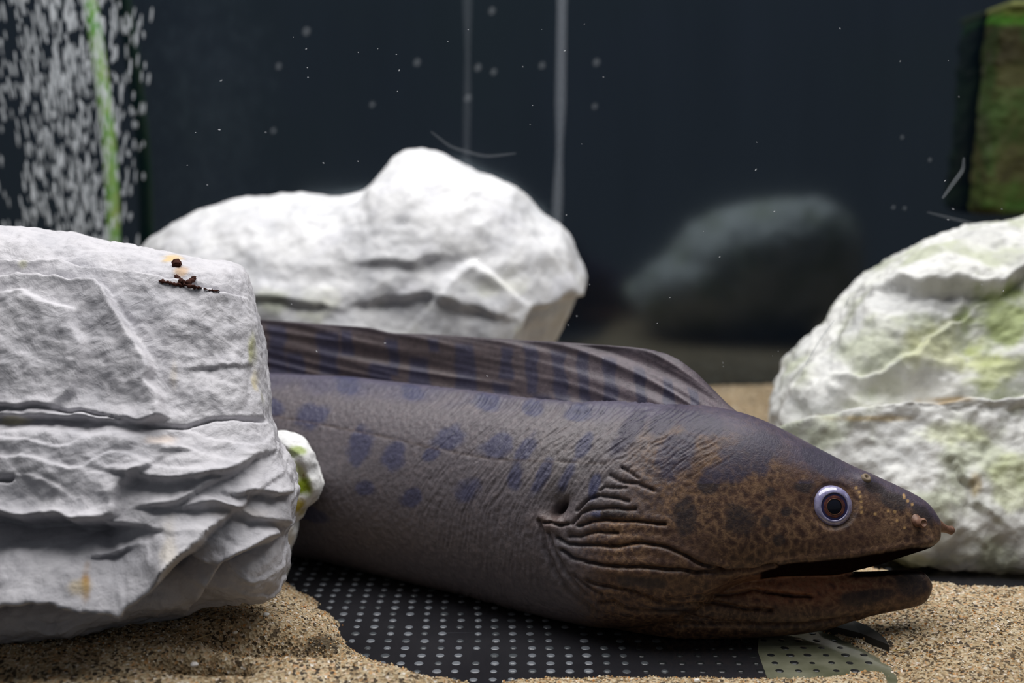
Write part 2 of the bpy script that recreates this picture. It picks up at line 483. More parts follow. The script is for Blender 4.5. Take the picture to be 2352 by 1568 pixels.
# ------------------------------------------------------------------ frosted dots of the floor plate
def dots():
    th = np.linspace(0, 2 * np.pi, 14, endpoint=False)
    V = [(0, 0, 0.00055)]
    for r, z in ((0.0014, 0.0005), (0.0021, 0.00025), (0.0024, -0.0002)):
        V += [(r * math.cos(a), r * math.sin(a), z) for a in th]
    F = [[0, 1 + k, 1 + (k + 1) % 14] for k in range(14)]
    for j in (0, 1):
        for k in range(14):
            a, b = 1 + j * 14 + k, 1 + j * 14 + (k + 1) % 14
            F.append([a, a + 14, b + 14, b])
    me = py_mesh('dot', V, F); me.materials.append(M_dot)
    me2 = me.copy(); me2.materials.clear(); me2.materials.append(M_dot2)
    me3 = me.copy(); me3.materials.clear(); me3.materials.append(M_dot3)
    pts = []
    for i in range(-22, 26):
        for j in range(0, 26):
            x = 0.0097 * i + 0.0008 * math.sin(j * 0.4); y = 0.541 + 0.0097 * j
            px, py = TOPX(np.array([x, y, 0.0]))
            if px < 600 or px > 2080 or py > 1590: continue
            pts.append((x, y, px, py))
    X = np.array(pts)
    X = X[sand_h(X[:, 0], X[:, 1]) < -0.001]
    # in view: left of and in front of the eel's lower outline
    low = np.interp(X[:, 2], [600, 650, 780, 950, 1100, 1300, 1434, 1568, 1750, 1917, 2050], [1255, 1262, 1285, 1326, 1357, 1412, 1439, 1466, 1457, 1446, 1440])
    vis = (X[:, 3] > low - 3)
    A = X[vis]; order = np.argsort(-A[:, 3]); A = A[order]
    one, rest = A[:300], np.vstack([A[300:], X[~vis]])
    for x, y, qx, qy in one:
        if random.random() < 0.04: continue
        o = bpy.data.objects.new('dot', me2 if qx + random.uniform(-60, 60) > 1490 else me3 if (random.random() < 0.3 or qx > 1380) else me); COL.objects.link(o); o.parent = fl  # darker dots to the right paint the eel's shadow; dull ones also at random
        s = random.uniform(0.8, 1.12)
        o.location = (x + random.uniform(-.0004, .0004), y + random.uniform(-.0003, .0003), 0); o.scale = (s, s, random.uniform(0.6, 1.3))
    VV = np.array(V); allV = []; allF = []
    for q, (x, y, _, _) in enumerate(rest):
        allV.append(VV + (x, y, 0)); allF += [[i + q * len(V) for i in f] for f in F]
    o = obj('far_dots', py_mesh('far_dots', np.vstack(allV), allF), M_dot, fl); o['kind'] = 'stuff'
dots()

# ------------------------------------------------------------------ rocks
def remesh(V, F, voxel, name):
    tmp = mesh_np('tmp', V, F)
    to = bpy.data.objects.new('tmp', tmp); COL.objects.link(to)
    md = to.modifiers.new('r', 'REMESH'); md.mode = 'VOXEL'; md.voxel_size = voxel; md.use_smooth_shade = True
    me = bpy.data.meshes.new_from_object(to.evaluated_get(bpy.context.evaluated_depsgraph_get()))
    bpy.data.objects.remove(to, do_unlink=True); bpy.data.meshes.remove(tmp)
    me.name = name
    me.polygons.foreach_set('use_smooth', [True] * len(me.polygons))
    return me
def edges_of(me):
    ed = np.empty(len(me.edges) * 2, np.int32); me.edges.foreach_get('vertices', ed); return ed.reshape(-1, 2)
def lap(A, ed, it, f=0.5):
    n = len(A); deg = np.bincount(ed.ravel(), minlength=n).astype(float)
    for _ in range(it):
        S = np.stack([np.bincount(ed[:, 0], A[ed[:, 1], k], n) + np.bincount(ed[:, 1], A[ed[:, 0], k], n) for k in range(A.shape[1])], -1)
        A = A + f * (S / deg[:, None] - A)
    return A
def ledge(px, py, pts, amp, above=40.0, below=40.0, edge=3.0):
    d, s = poly_dist(px, py, pts)
    q = d * s
    st = smooth01(q / (2 * edge) + 0.5)
    return amp * (st * np.exp(-np.maximum(q, 0) / above) - (1 - st) * np.exp(np.minimum(q, 0) / below))
def crack(px, py, pts, amp, wdt):
    d, s = poly_dist(px, py, pts)
    return -amp * np.exp(-(d / wdt) ** 2)
def rock(name, outline, cen, dfun, Df, Db, voxel, k, m, relief, colour, mat, nt=300, nf=120):
    th = np.linspace(-np.pi, np.pi, nt, endpoint=False)
    o = np.array(outline, float); rel = o - np.array(cen)
    a = np.arctan2(rel[:, 1], rel[:, 0]); r = np.hypot(rel[:, 0], rel[:, 1])
    i = np.argsort(a); a, r = a[i], r[i]
    aa = np.concatenate([a - 2 * np.pi, a, a + 2 * np.pi]); rr = np.tile(r, 3)
    R = np.interp(th, aa, rr)
    for _ in range(3): R = 0.25 * np.roll(R, 1) + 0.5 * R + 0.25 * np.roll(R, -1)
    bx = cen[0] + R * np.cos(th); by = cen[1] + R * np.sin(th)
    ph = np.linspace(0.02, np.pi - 0.02, nf)
    S = np.sin(ph) ** k; Cc = np.sign(np.cos(ph)) * np.abs(np.cos(ph)) ** m
    V = np.zeros((nt, nf, 3))
    front = ph <= np.pi / 2
    B = PX(bx, by, dfun(by)); C0 = PX(cen[0], cen[1], dfun(cen[1]))
    for j in range(nf):
        if front[j]:
            qx = cen[0] + (bx - cen[0]) * S[j]; qy = cen[1] + (by - cen[1]) * S[j]
            V[:, j] = PX(qx, qy, dfun(qy) - Df * Cc[j])
        else:
            p = C0 + (B - C0) * S[j]
            V[:, j] = p + np.array([0, -Db * Cc[j], 0])
    V = V.reshape(-1, 3)
    F = grid_faces(nt, nf, wrap_u=True)
    # close the two poles
    n0 = len(V)
    V = np.vstack([V, V.reshape(nt, nf, 3)[:, 0].mean(0), V.reshape(nt, nf, 3)[:, -1].mean(0)])
    idx = np.arange(nt); nx = (idx + 1) % nt
    T = np.vstack([np.stack([np.full(nt, n0), nx * nf, idx * nf], -1), np.stack([np.full(nt, n0 + 1), idx * nf + nf - 1, nx * nf + nf - 1], -1)])
    Q = np.vstack([F[:, [0, 1, 2]], F[:, [0, 2, 3]], T])
    me = mesh_np(name, V, Q)
    if np.mean(((V - V.mean(0)) * normals_of(me)).sum(1)) < 0: Q = Q[:, ::-1]
    bpy.data.meshes.remove(me)
    me = remesh(V, Q, voxel, name); ed = edges_of(me)
    V = lap(coords_of(me).astype(float), ed, 8)
    me.vertices.foreach_set('co', V.astype(np.float32).ravel()); me.update()
    N = normals_of(me).astype(float)
    px, py = TOPX(V)
    facing = smooth01((-N[:, 1] + 0.15) / 0.5)
    dz = lap(np.asarray(relief(V, px, py, facing), float)[:, None], ed, 1)
    V = V + N * dz
    me.vertices.foreach_set('co', V.astype(np.float32).ravel()); me.update()
    px, py = TOPX(V)
    col = colour(V, px, py, normals_of(me), facing)
    put_color(me, col)
    return obj(name, me, mat)

M_rock_l = mat_rock('white_marble', 1.0, 0.30)
M_rock_b = mat_rock('white_rough_rock', 0.8, 0.35)

# --- the layered block at the left
L_out = [(-260, 520), (-120, 518), (0, 533), (110, 541), (200, 550), (270, 566), (330, 575), (400, 586), (470, 600), (535, 612), (552, 630), (566, 670), (577, 695), (590, 770), (602, 830),
         (612, 900), (613, 958), (628, 975), (637, 1000), (648, 1050), (662, 1085), (667, 1130), (664, 1175), (652, 1205), (640, 1228), (648, 1262), (658, 1290), (652, 1312), (648, 1335), (630, 1375), (610, 1394),
         (540, 1402), (470, 1408), (415, 1425), (330, 1448), (250, 1472), (160, 1494), (80, 1502), (0, 1503), (-120, 1495), (-260, 1460), (-330, 1300), (-350, 1000), (-330, 700)]
def L_rel(V, px, py, f):
    r = 0.0030 * fbm(V, 16, 4, 21) + 0.0030 * facets(V, 160, 5, 0.30, np.array([-0.4, 0.48, 0]), np.array([-0.1, 0.75, 0.32]))*0.8
    q = V.copy(); q[:, 2] = q[:, 2] * 3.2 + 0.35 * q[:, 0] + 0.02 * fbm(V, 18, 2, 26)
    st = q[:, 2] * 26 + 1.1 * fbm(V, 12, 3, 27)
    low = smooth01((py - 960) / 80)
    r += (0.0003 + 0.0014 * low) * ((st - np.floor(st)) ** 1.5 - 0.4) * smooth01(0.5 + 1.5 * fbm(V, 20, 2, 28))
    g = np.zeros(len(V))
    wpx = px + 9 * fbm(V, 60, 3, 31); wpy = py + 9 * fbm(V, 60, 3, 35)
    s1 = poly_sdf(wpx, wpy, [(-400, 640), (140, 650), (230, 665), (265, 700), (300, 770), (345, 830), (352, 860), (345, 880), (380, 920), (388, 965), (330, 978), (-400, 945)])
    g += 0.0100 * smooth01(s1 / 9 + 0.5) * (0.55 + 0.45 * np.exp(-np.maximum(s1, 0) / 60.0))
    s2 = poly_sdf(wpx, wpy, [(-400, 700), (60, 690), (170, 730), (198, 790), (200, 850), (190, 900), (140, 950), (-400, 940)])
    g += 0.0045 * smooth01(s2 / 12 + 0.5) * (0.55 + 0.45 * np.exp(-np.maximum(s2, 0) / 50.0))
    g += crack(wpx, wpy, [(-100, 945), (120, 948), (240, 962), (330, 978), (345, 985), (430, 985), (480, 972), (615, 966)], 0.0055, 4)
    # the shelf under the crack swells forward
    g += 0.016 * np.exp(-((wpy - 1085) / 75.0) ** 2) * smooth01((620 - px) / 250) * (0.5 + 0.5 * smooth01((320 - px) / 120))
    g += 0.006 * np.exp(-((wpy - 1300) / 70.0) ** 2) * smooth01((300 - px) / 150)
    g += 0.0085 * np.exp(-((wpy - 1012) / 45.0) ** 2) * smooth01((420 - px) / 120)
    g += crack(wpx, wpy, [(-60, 1110), (20, 1113), (60, 1115)], 0.008, 4.5)
    g += ledge(wpx, wpy, [(-200, 1180), (0, 1186), (80, 1203), (160, 1198), (240, 1206)], 0.0160, 60, 40, 4)
    g += ledge(wpx, wpy, [(240, 1206), (285, 1190), (296, 1120), (330, 1100)], 0.004, 30, 26, 4)
    g += ledge(wpx, wpy, [(330, 1106), (400, 1118), (470, 1108), (520, 1094), (575, 1066)], 0.0050, 35, 28, 3)
    g += ledge(wpx, wpy, [(370, 1168), (420, 1160), (500, 1118), (530, 1100)], 0.0035, 22, 18, 3)
    g += ledge(wpx, wpy, [(575, 1142), (620, 1146), (668, 1132)], 0.0048, 40, 26, 3)
    g += ledge(wpx, wpy, [(454, 1175), (544, 1184), (640, 1196)], 0.0040, 40, 35, 8)
    g += ledge(wpx, wpy, [(484, 1340), (514, 1291), (562, 1262), (610, 1240), (650, 1225)], 0.0110, 60, 55, 4)
    g += ledge(wpx, wpy, [(397, 1305), (425, 1290), (465, 1294)], 0.0040, 22, 20, 3)
    g += ledge(wpx, wpy, [(-200, 1385), (0, 1379), (131, 1366), (210, 1379), (292, 1376), (319, 1359), (375, 1332), (410, 1300)], 0.0240, 90, 80, 5)
    g += ledge(wpx, wpy, [(240, 1278), (290, 1265)], 0.004, 16, 14, 3)
    g += ledge(wpx, wpy, [(60, 1462), (100, 1475), (160, 1466)], -0.0025, 16, 16, 4)
    g += ledge(wpx, wpy, [(395, 1050), (430, 1048)], 0.0011, 14, 12, 2.5)
    # top: step along the front edge and worn hollows
    g += ledge(wpx, wpy, [(130, 612), (220, 622), (300, 634), (370, 642), (440, 655), (520, 668), (580, 690)], -0.0030, 26, 40, 4)
    g += crack(wpx, wpy, [(370, 640), (440, 656), (515, 668)], 0.0035, 4)
    g += ledge(wpx, wpy, [(-60, 600), (60, 604), (140, 610)], -0.004, 20, 25, 4)
    g += ledge(wpx, wpy, [(455, 848), (520, 846), (560, 842)], 0.0014, 18, 18, 3)
    vr = (1 - smooth01((py - 940) / 30))
    g += vr * 0.0016 * fbm(np.stack([px / 60, py / 160, 0 * px], -1), 1.0, 4, 44) * smooth01((px - 340) / 60)
    r += g * f
    r += 0.0013 * fbm(V, 42, 4, 23) + 0.0008 * np.abs(fbm(V, 95, 3, 25)) + 0.00045 * fbm(V, 190, 3, 24) + 0.00030 * ridged(V, 260, 2, 29)
    return r
def L_col(V, px, py, N, f):
    c = np.tile(srgb(203, 201, 205), (len(V), 1))
    n = fbm(V, 14, 4, 51)[:, None]
    c *= 1 - 0.06 * np.clip(n, 0, 1)
    def stain(cx, cy, rx, ry, col, a, seed):
        nonlocal c
        d = np.hypot((px - cx) / rx, (py - cy) / ry) + 0.45 * fbm(V, 90, 3, seed)
        k = (smooth01((1.2 - d) / 0.9) * a * f)[:, None]
        c = c * (1 - k) + np.array(col) * k
    stain(197, 1338, 15, 42, srgb(176, 128, 40), 0.95, 60)
    stain(175, 1350, 34, 20, srgb(200, 178, 130), 0.6, 61)
    stain(398, 592, 26, 14, srgb(222, 188, 120), 0.9, 62)
    stain(420, 625, 20, 14, srgb(200, 160, 110), 0.7, 66)
    stain(583, 800, 14, 45, srgb(176, 178, 92), 0.8, 63)
    stain(588, 870, 12, 30, srgb(206, 190, 130), 0.7, 64)
    stain(606, 905, 9, 30, srgb(176, 176, 96), 0.7, 65)
    stain(52, 606, 14, 12, srgb(170, 170, 120), 0.5, 67)
    stain(36, 965, 40, 10, srgb(214, 204, 150), 0.5, 68)
    stain(370, 1010, 46, 12, srgb(226, 206, 190), 0.6, 69)
    stain(390, 1260, 26, 70, srgb(206, 196, 176), 0.5, 70)
    stain(560, 1180, 80, 20, srgb(196, 186, 176), 0.4, 71)
    stain(400, 860, 10, 40, srgb(214, 204, 190), 0.5, 72)
    return c
layered = rock('layered_rock', L_out, (190, 1010), lambda y: np.interp(y, [520, 1000, 1400, 1510], [0.640, 0.600, 0.560, 0.545]), 0.055, 0.040, 0.00105, 0.62, 0.62, L_rel, L_col, M_rock_l)
tag(layered, 'large grey-white layered rock with cracked ledges on the sand in the left foreground', 'rock')

# --- the wide pale rock behind the eel
B_out = [(330, 575), (350, 552), (400, 520), (440, 505), (500, 480), (560, 465), (640, 446), (700, 444), (770, 447), (820, 436), (855, 415), (880, 385), (910, 358), (945, 350), (990, 356), (1040, 374), (1100, 400), (1160, 425), (1200, 452),
         (1240, 495), (1290, 530), (1320, 570), (1337, 610), (1342, 650), (1330, 700), (1300, 745), (1265, 800), (1220, 880), (1150, 960), (1050, 1040), (900, 1072), (700, 1072), (500, 1060), (380, 980), (330, 850), (300, 700), (308, 620)]
def B_rel(V, px, py, f):
    wpx = px + 14 * fbm(V, 30, 3, 131); wpy = py + 14 * fbm(V, 30, 3, 135)
    r = 0.0060 * fbm(V, 11, 4, 121) + 0.0035 * facets(V, 60, 15, 0.35, np.array([-0.35, 0.85, 0]), np.array([0.12, 1.15, 0.42]))
    g = ledge(wpx, wpy, [(560, 690), (640, 680), (720, 700)], 0.004, 60, 40, 8)
    g += ledge(wpx, wpy, [(1010, 668), (1060, 612), (1100, 592), (1150, 640)], -0.006, 50, 50, 10)
    g += ledge(wpx, wpy, [(880, 690), (960, 670), (1040, 700), (1110, 720)], 0.005, 50, 40, 8)
    g += ledge(wpx, wpy, [(1180, 780), (1230, 720), (1320, 680)], 0.010, 60, 60, 12)
    g += ledge(wpx, wpy, [(880, 600), (960, 610), (1000, 600)], 0.004, 40, 30, 8)
    r += g * f + 0.0018 * ridged(V, 26, 3, 122) + 0.0010 * fbm(V, 60, 4, 124)
    return r
def B_col(V, px, py, N, f):
    c = np.tile(srgb(226, 226, 227), (len(V), 1))
    n = fbm(V, 22, 4, 151)
    k = (smooth01((n - 0.15) / 0.6) * 0.35)[:, None]; c = c * (1 - k) + srgb(214, 214, 222) * k
    n = fbm(V, 18, 4, 161)
    k = (smooth01((n - 0.2) / 0.5) * smooth01((py - 560) / 220) * 0.5)[:, None]; c = c * (1 - k) + srgb(218, 220, 178) * k
    d = np.hypot((px - 630) / 60, (py - 690) / 40) + 0.4 * fbm(V, 50, 3, 163)
    k = (smooth01((1.1 - d) / 0.8) * 0.5)[:, None]; c = c * (1 - k) + srgb(168, 176, 130) * k
    return c
back = rock('wide_rock', B_out, (830, 860), lambda y: 0.99 + 0 * np.asarray(y, float), 0.10, 0.11, 0.0022, 0.72, 0.8, B_rel, B_col, M_rock_b)
tag(back, 'wide bright white rock with a rounded peak lying behind the eel', 'rock')

# --- the rounded rock at the right
R_out = [(1803, 1000), (1806, 950), (1820, 895), (1848, 845), (1905, 800), (1945, 765), (1975, 712), (2010, 672), (2060, 632), (2120, 588), (2180, 560), (2240, 545), (2300, 530), (2352, 516), (2460, 500), (2580, 520), (2700, 600), (2780, 760), (2790, 950),
         (2740, 1140), (2640, 1270), (2520, 1330), (2420, 1336), (2352, 1326), (2250, 1308), (2170, 1296), (2090, 1282), (2010, 1255), (1940, 1205), (1880, 1140), (1835, 1080)]
def R_rel(V, px, py, f):
    wpx = px + 16 * fbm(V, 30, 3, 231); wpy = py + 12 * fbm(V, 34, 3, 235)
    r = 0.0050 * fbm(V, 13, 4, 221)
    g = ledge(wpx, wpy, [(1840, 985), (1900, 972), (2000, 955), (2110, 938), (2160, 922), (2260, 925), (2352, 905), (2500, 880)], -0.0165, 70, 100, 5)
    g += ledge(wpx, wpy, [(1960, 850), (2040, 838), (2100, 800), (2130, 760), (2200, 720)], -0.0050, 40, 60, 8)
    g += ledge(wpx, wpy, [(2090, 668), (2200, 662), (2300, 668), (2352, 640)], 0.0090, 50, 60, 7)
    g += ledge(wpx, wpy, [(2190, 1080), (2230, 1120), (2230, 1160), (2260, 1180)], 0.004, 26, 20, 4)
    g += -0.016 * np.exp(-(((px - 2060) / 110) ** 2 + ((py - 885) / 48) ** 2))
    g += -0.016 * np.exp(-(((px - 2240) / 100) ** 2 + ((py - 760) / 70) ** 2))
    r += g * f
    low = 0.5 + 0.5 * smooth01((py - 900) / 60)
    r += 0.0022 * ridged(V, 34, 3, 222) + low * 0.0022 * fbm(V, 75, 4, 225) + 0.0009 * ridged(V, 110, 3, 226)
    return r
def R_col(V, px, py, N, f):
    c = np.tile(srgb(220, 220, 216), (len(V), 1))
    n = fbm(V, 20, 4, 251); 
    k = (smooth01((n + 0.10) / 0.6) * 0.70)[:, None]; c = c * (1 - k) + srgb(170, 176, 146) * k
    n = fbm(V, 36, 4, 255)
    k = (smooth01((n - 0.05) / 0.5) * 0.45)[:, None]; c = c * (1 - k) + srgb(180, 180, 176) * k
    def stain(cx, cy, rx, ry, col, a, seed):
        nonlocal c
        d = np.hypot((px - cx) / rx, (py - cy) / ry) + 0.5 * fbm(V, 55, 4, seed)
        k = (smooth01((1.2 - d) / 0.8) * a * f)[:, None]; c = c * (1 - k) + np.array(col) * k
    stain(2300, 740, 90, 90, srgb(150, 166, 88), 0.8, 260)
    stain(2270, 850, 80, 60, srgb(176, 184, 110), 0.7, 261)
    stain(2150, 800, 90, 60, srgb(196, 198, 150), 0.6, 262)
    stain(2170, 918, 60, 10, srgb(168, 138, 84), 0.8, 263)
    stain(1990, 960, 110, 9, srgb(186, 162, 108), 0.7, 264)
    stain(2050, 890, 90, 40, srgb(190, 188, 178), 0.6, 265)
    stain(2240, 1115, 16, 30, srgb(160, 140, 90), 0.7, 266)
    stain(2330, 1110, 60, 80, srgb(196, 204, 140), 0.45, 267)
    stain(2200, 1000, 90, 30, srgb(206, 212, 160), 0.5, 268)
    stain(2100, 1290, 90, 22, srgb(190, 190, 130), 0.6, 269)
    return c
right = rock('rounded_rock', R_out, (2290, 930), lambda y: np.interp(y, [500, 950, 1340], [0.86, 0.80, 0.715]), 0.065, 0.15, 0.0016, 0.66, 0.75, R_rel, R_col, M_rock_b)
tag(right, 'rounded white rock with green algae film and a wide shelf behind the eel\'s snout', 'rock')

# --- the small algae spotted rock between the layered rock and the eel
S_out = [(600, 1000), (640, 992), (675, 1000), (705, 1022), (722, 1060), (736, 1105), (730, 1135), (705, 1165), (675, 1195), (660, 1260), (650, 1330), (600, 1362), (540, 1362), (500, 1300), (510, 1150), (550, 1050)]
def S_rel(V, px, py, f):
    return 0.003 * fbm(V, 24, 4, 321) + 0.0012 * ridged(V, 60, 3, 322) + 0.0006 * fbm(V, 140, 3, 324) + f * ledge(px, py, [(640, 1025), (680, 1050), (700, 1100)], 0.0025, 20, 20, 6)
def S_col(V, px, py, N, f):
    c = np.tile(srgb(250, 250, 248), (len(V), 1))
    for cx, cy, rx, ry, col, a, sd in ((696, 1116, 28, 20, srgb(146, 164, 36), 1.0, 1), (684, 1034, 22, 13, srgb(158, 178, 80), 0.85, 2), (684, 1162, 15, 18, srgb(206, 186, 60), 0.95, 3), (680, 1085, 18, 24, srgb(206, 212, 130), 0.7, 4), (697, 1091, 4, 5, srgb(130, 80, 30), 0.9, 5)):
        d = np.hypot((px - cx) / rx, (py - cy) / ry) + 0.5 * fbm(V, 110, 3, 360 + sd)
        k = (smooth01((1.3 - d) / 0.8) * a)[:, None]; c = c * (1 - k) + np.array(col) * k
    return c
small = rock('spotted_rock', S_out, (625, 1170), lambda y: 0.668 + 0 * np.asarray(y, float), 0.022, 0.024, 0.0011, 0.8, 0.85, S_rel, S_col, M_rock_l)
tag(small, 'small white rock with yellow-green algae spots wedged between the layered rock and the eel', 'rock')

# ------------------------------------------------------------------ the moray eel
EEL_D = [(-420, 0.80), (-200, 0.815), (100, 0.82), (400, 0.805), (650, 0.758), (1000, 0.694), (1300, 0.640), (1450, 0.618), (1568, 0.606), (1700, 0.600), (1900, 0.594), (2160, 0.588)]
def eel_d(px): return np.interp(px, *zip(*EEL_D))
def roll_at(px): return np.radians(np.interp(px, [400, 900, 1300, 1500, 2160], [8, 10, 15, 22, 24]))
def loft(st, wst, n_s, n_t, botpow, toppow=None, farlow=None):
    """closed loft through pixel stations (px, top, bottom); wst = half-width / half-height by px"""
    st = np.array(st, float)
    u = np.concatenate([[0], np.cumsum(np.hypot(np.diff(st[:, 0]), np.diff((st[:, 1] + st[:, 2]) / 2)) + 1e-3)])
    uu = np.linspace(0, u[-1], n_s)
    # denser towards the ends
    px = np.interp(uu, u, st[:, 0]); top = np.interp(uu, u, st[:, 1]); bot = np.interp(uu, u, st[:, 2])
    def sm(a, n=6):
        a = a.copy()
        for _ in range(n): a[1:-1] = 0.25 * a[:-2] + 0.5 * a[1:-1] + 0.25 * a[2:]
        return a
    px, top, bot = sm(px), sm(top), sm(bot)
    d = eel_d(px)
    d = sm(d, 30)
    C = PX(px, (top + bot) / 2, d)
    H = np.linalg.norm(PX(px, top, d) - PX(px, bot, d), axis=1) / 2
    W = H * np.interp(px, *zip(*wst))
    T = np.gradient(C, axis=0); T[:, 2] *= 0.3; T /= np.linalg.norm(T, axis=1)[:, None]
    T = sm(T, 10)
    r = roll_at(px)
    side = np.cross(T, np.array([0, 0, 1.0])); side /= np.linalg.norm(side, axis=1)[:, None]   # towards the camera (-y)
    up = np.cross(side, T); up /= np.linalg.norm(up, axis=1)[:, None]
    s2 = side * np.cos(r)[:, None] + up * np.sin(r)[:, None]
    u2 = up * np.cos(r)[:, None] - side * np.sin(r)[:, None]
    th = np.linspace(0, 2 * np.pi, n_t, endpoint=False)
    bp = np.interp(px, *zip(*botpow)); tp = np.interp(px, *zip(*(toppow or [(0, 2), (1, 2)])))
    cs, sn = np.cos(th), np.sin(th)
    V = np.zeros((n_s, n_t, 3))
    for i in range(n_s):
        e = np.where(cs < 0, 2 / bp[i], 2 / tp[i])
        V[i] = C[i] + u2[i] * (H[i] * np.sign(cs) * np.abs(cs) ** e)[:, None] + s2[i] * (W[i] * np.sign(sn) * np.abs(sn) ** e)[:, None]
        if farlow:
            fl_ = np.interp(px[i], *zip(*farlow))
            V[i] -= u2[i] * (fl_ * np.clip(0.5 - 0.5 * np.sign(sn) * np.abs(sn) ** e, 0, 1) * smooth01(-cs / 0.3))[:, None]
    V = V.reshape(-1, 3); F = grid_faces(n_s, n_t, wrap_v=True)
    n0 = len(V); V = np.vstack([V, C[:1], C[-1:]])
    k = np.arange(n_t); k2 = (k + 1) % n_t; b = (n_s - 1) * n_t
    F = np.vstack([F[:, [0, 1, 2]], F[:, [0, 2, 3]], np.stack([np.full(n_t, n0), k2, k], -1), np.stack([np.full(n_t, n0 + 1), b + k, b + k2], -1)])
    return V, F

UP = [(-420, 1100, 1120), (-380, 1075, 1145), (-200, 1020, 1180), (100, 940, 1220), (400, 888, 1240), (620, 864, 1258), (780, 875, 1285), (950, 896, 1326), (1095, 914, 1357), (1200, 926, 1384), (1300, 935, 1410), (1400, 937, 1428), (1480, 936, 1425),
      (1560, 934, 1400), (1630, 934, 1345), (1690, 946, 1318), (1740, 964, 1309), (1790, 988, 1302), (1870, 1030, 1296), (1950, 1069, 1289), (2000, 1090, 1278), (2050, 1111, 1269), (2095, 1133, 1262), (2125, 1150, 1260), (2142, 1163, 1260), (2151, 1173, 1258), (2157, 1184, 1250), (2160, 1196, 1238)]
LO = [(1330, 1240, 1400), (1360, 1210, 1428), (1434, 1200, 1440), (1500, 1215, 1452), (1568, 1245, 1464), (1630, 1285, 1463), (1690, 1309, 1461), (1747, 1306, 1458), (1790, 1300, 1454), (1840, 1305, 1449), (1895, 1312, 1440), (1930, 1315, 1428), (1976, 1316, 1416), (2030, 1314, 1404),
      (2080, 1310, 1395), (2115, 1312, 1387), (2130, 1318, 1376), (2139, 1330, 1360), (2142, 1340, 1350)]
uV, uF = loft(UP, [(-420, .8), (400, .78), (1000, .76), (1300, .74), (1450, .66), (1560, .62), (1700, .66), (1800, .64), (1900, .60), (2050, .55), (2160, .55)], 260, 96,
              [(1300, 2), (1560, 2.2), (1700, 3.0), (2160, 3.6)], None, [(1500, 0), (1700, 0.004), (1911, 0.0075), (2025, 0.0060), (2090, 0.0028), (2130, 0)])
lV, lF = loft(LO, [(1330, .8), (1434, .72), (1568, .78), (1700, 1.02), (1800, .98), (1900, .92), (2030, .88), (2115, .72), (2142, .9)], 170, 80,
              [(1330, 2), (2142, 2.2)], [(1330, 2), (1600, 2.2), (1750, 3.4), (2142, 3.6)])
V = np.vstack([uV, lV]); F = np.vstack([uF, lF + len(uV)])
me = remesh(V, F, 0.00074, 'body'); ed = edges_of(me)
V = lap(coords_of(me).astype(float), ed, 10)
me.vertices.foreach_set('co', V.astype(np.float32).ravel()); me.update()
N = normals_of(me).astype(float)
px, py = TOPX(V)

def blob(cx, cy, rx, ry, ang=0.0):
    a = math.radians(ang); x = px - cx; y = py - cy
    u = (x * math.cos(a) + y * math.sin(a)) / rx; v = (-x * math.sin(a) + y * math.cos(a)) / ry
    return np.hypot(u, v)
lat = [(600, 950), (740, 975), (870, 1000), (1000, 1030), (1130, 1055), (1320, 1062), (1390, 1066)]
CREASE = [
    ([(1284, 1232), (1309, 1248), (1387, 1250), (1480, 1250), (1536, 1254), (1573, 1270), (1614, 1295), (1660, 1312)], 0.0030, 5),
    ([(1293, 1260), (1318, 1279), (1356, 1292), (1433, 1295), (1511, 1301), (1589, 1310), (1660, 1313), (1713, 1309), (1776, 1295)], 0.0034, 5),
    ([(1312, 1232), (1337, 1231), (1374, 1220), (1418, 1222)], 0.0022, 5),
    ([(1331, 1209), (1362, 1198), (1399, 1192), (1449, 1195), (1527, 1203)], 0.0028, 5),
    ([(1318, 1204), (1334, 1180), (1362, 1170), (1418, 1164), (1458, 1166)], 0.0024, 5),
    ([(1324, 1173), (1346, 1152), (1374, 1141), (1418, 1141), (1443, 1147)], 0.0022, 5),
    ([(1399, 1092), (1424, 1103), (1468, 1111), (1500, 1125)], 0.0020, 5),
    ([(1349, 1326), (1387, 1338), (1464, 1351), (1511, 1369), (1542, 1380), (1636, 1382), (1698, 1394), (1776, 1400)], 0.0030, 5),
    ([(1318, 1320), (1349, 1338), (1387, 1357)], 0.0024, 5),
    ([(1380, 1377), (1418, 1377), (1443, 1391), (1511, 1397), (1558, 1400), (1589, 1413), (1636, 1422)], 0.0028, 5),
    ([(1560, 1430), (1698, 1430), (1791, 1436), (1900, 1428), (1960, 1420)], 0.0036, 6),
    ([(1527, 1365), (1667, 1365), (1729, 1355), (1791, 1362), (1860, 1366)], 0.0022, 5),
    ([(1236, 1196), (1245, 1215), (1252, 1260), (1278, 1310), (1312, 1360), (1370, 1405)], 0.0030, 8),
    ([(1262, 1222), (1275, 1262), (1300, 1310), (1345, 1360)], 0.0022, 6),
    ([(1250, 1200), (1270, 1198), (1290, 1206), (1308, 1204)], 0.0034, 5),
    ([(1430, 1075), (1452, 1085), (1470, 1100)], 0.0018, 4),
    ([(1376, 1130), (1390, 1118), (1440, 1118)], 0.0014, 4),
]
dsp = np.zeros(len(V)); crease_mask = np.zeros(len(V))
wpx = px + 5 * fbm(V, 60, 2, 401); wpy = py + 5 * fbm(V, 60, 2, 404)
for pts, amp, wd in CREASE:
    d, s = poly_dist(wpx, wpy, pts); wd = wd * 0.68; amp = amp * 0.85
    dsp += -amp * np.exp(-(d / wd) ** 2) + amp * 0.16 * np.exp(-((d - 3.6 * wd) / (2.6 * wd)) ** 2)
    crease_mask = np.maximum(crease_mask, np.exp(-(d / (wd * 0.8)) ** 2))
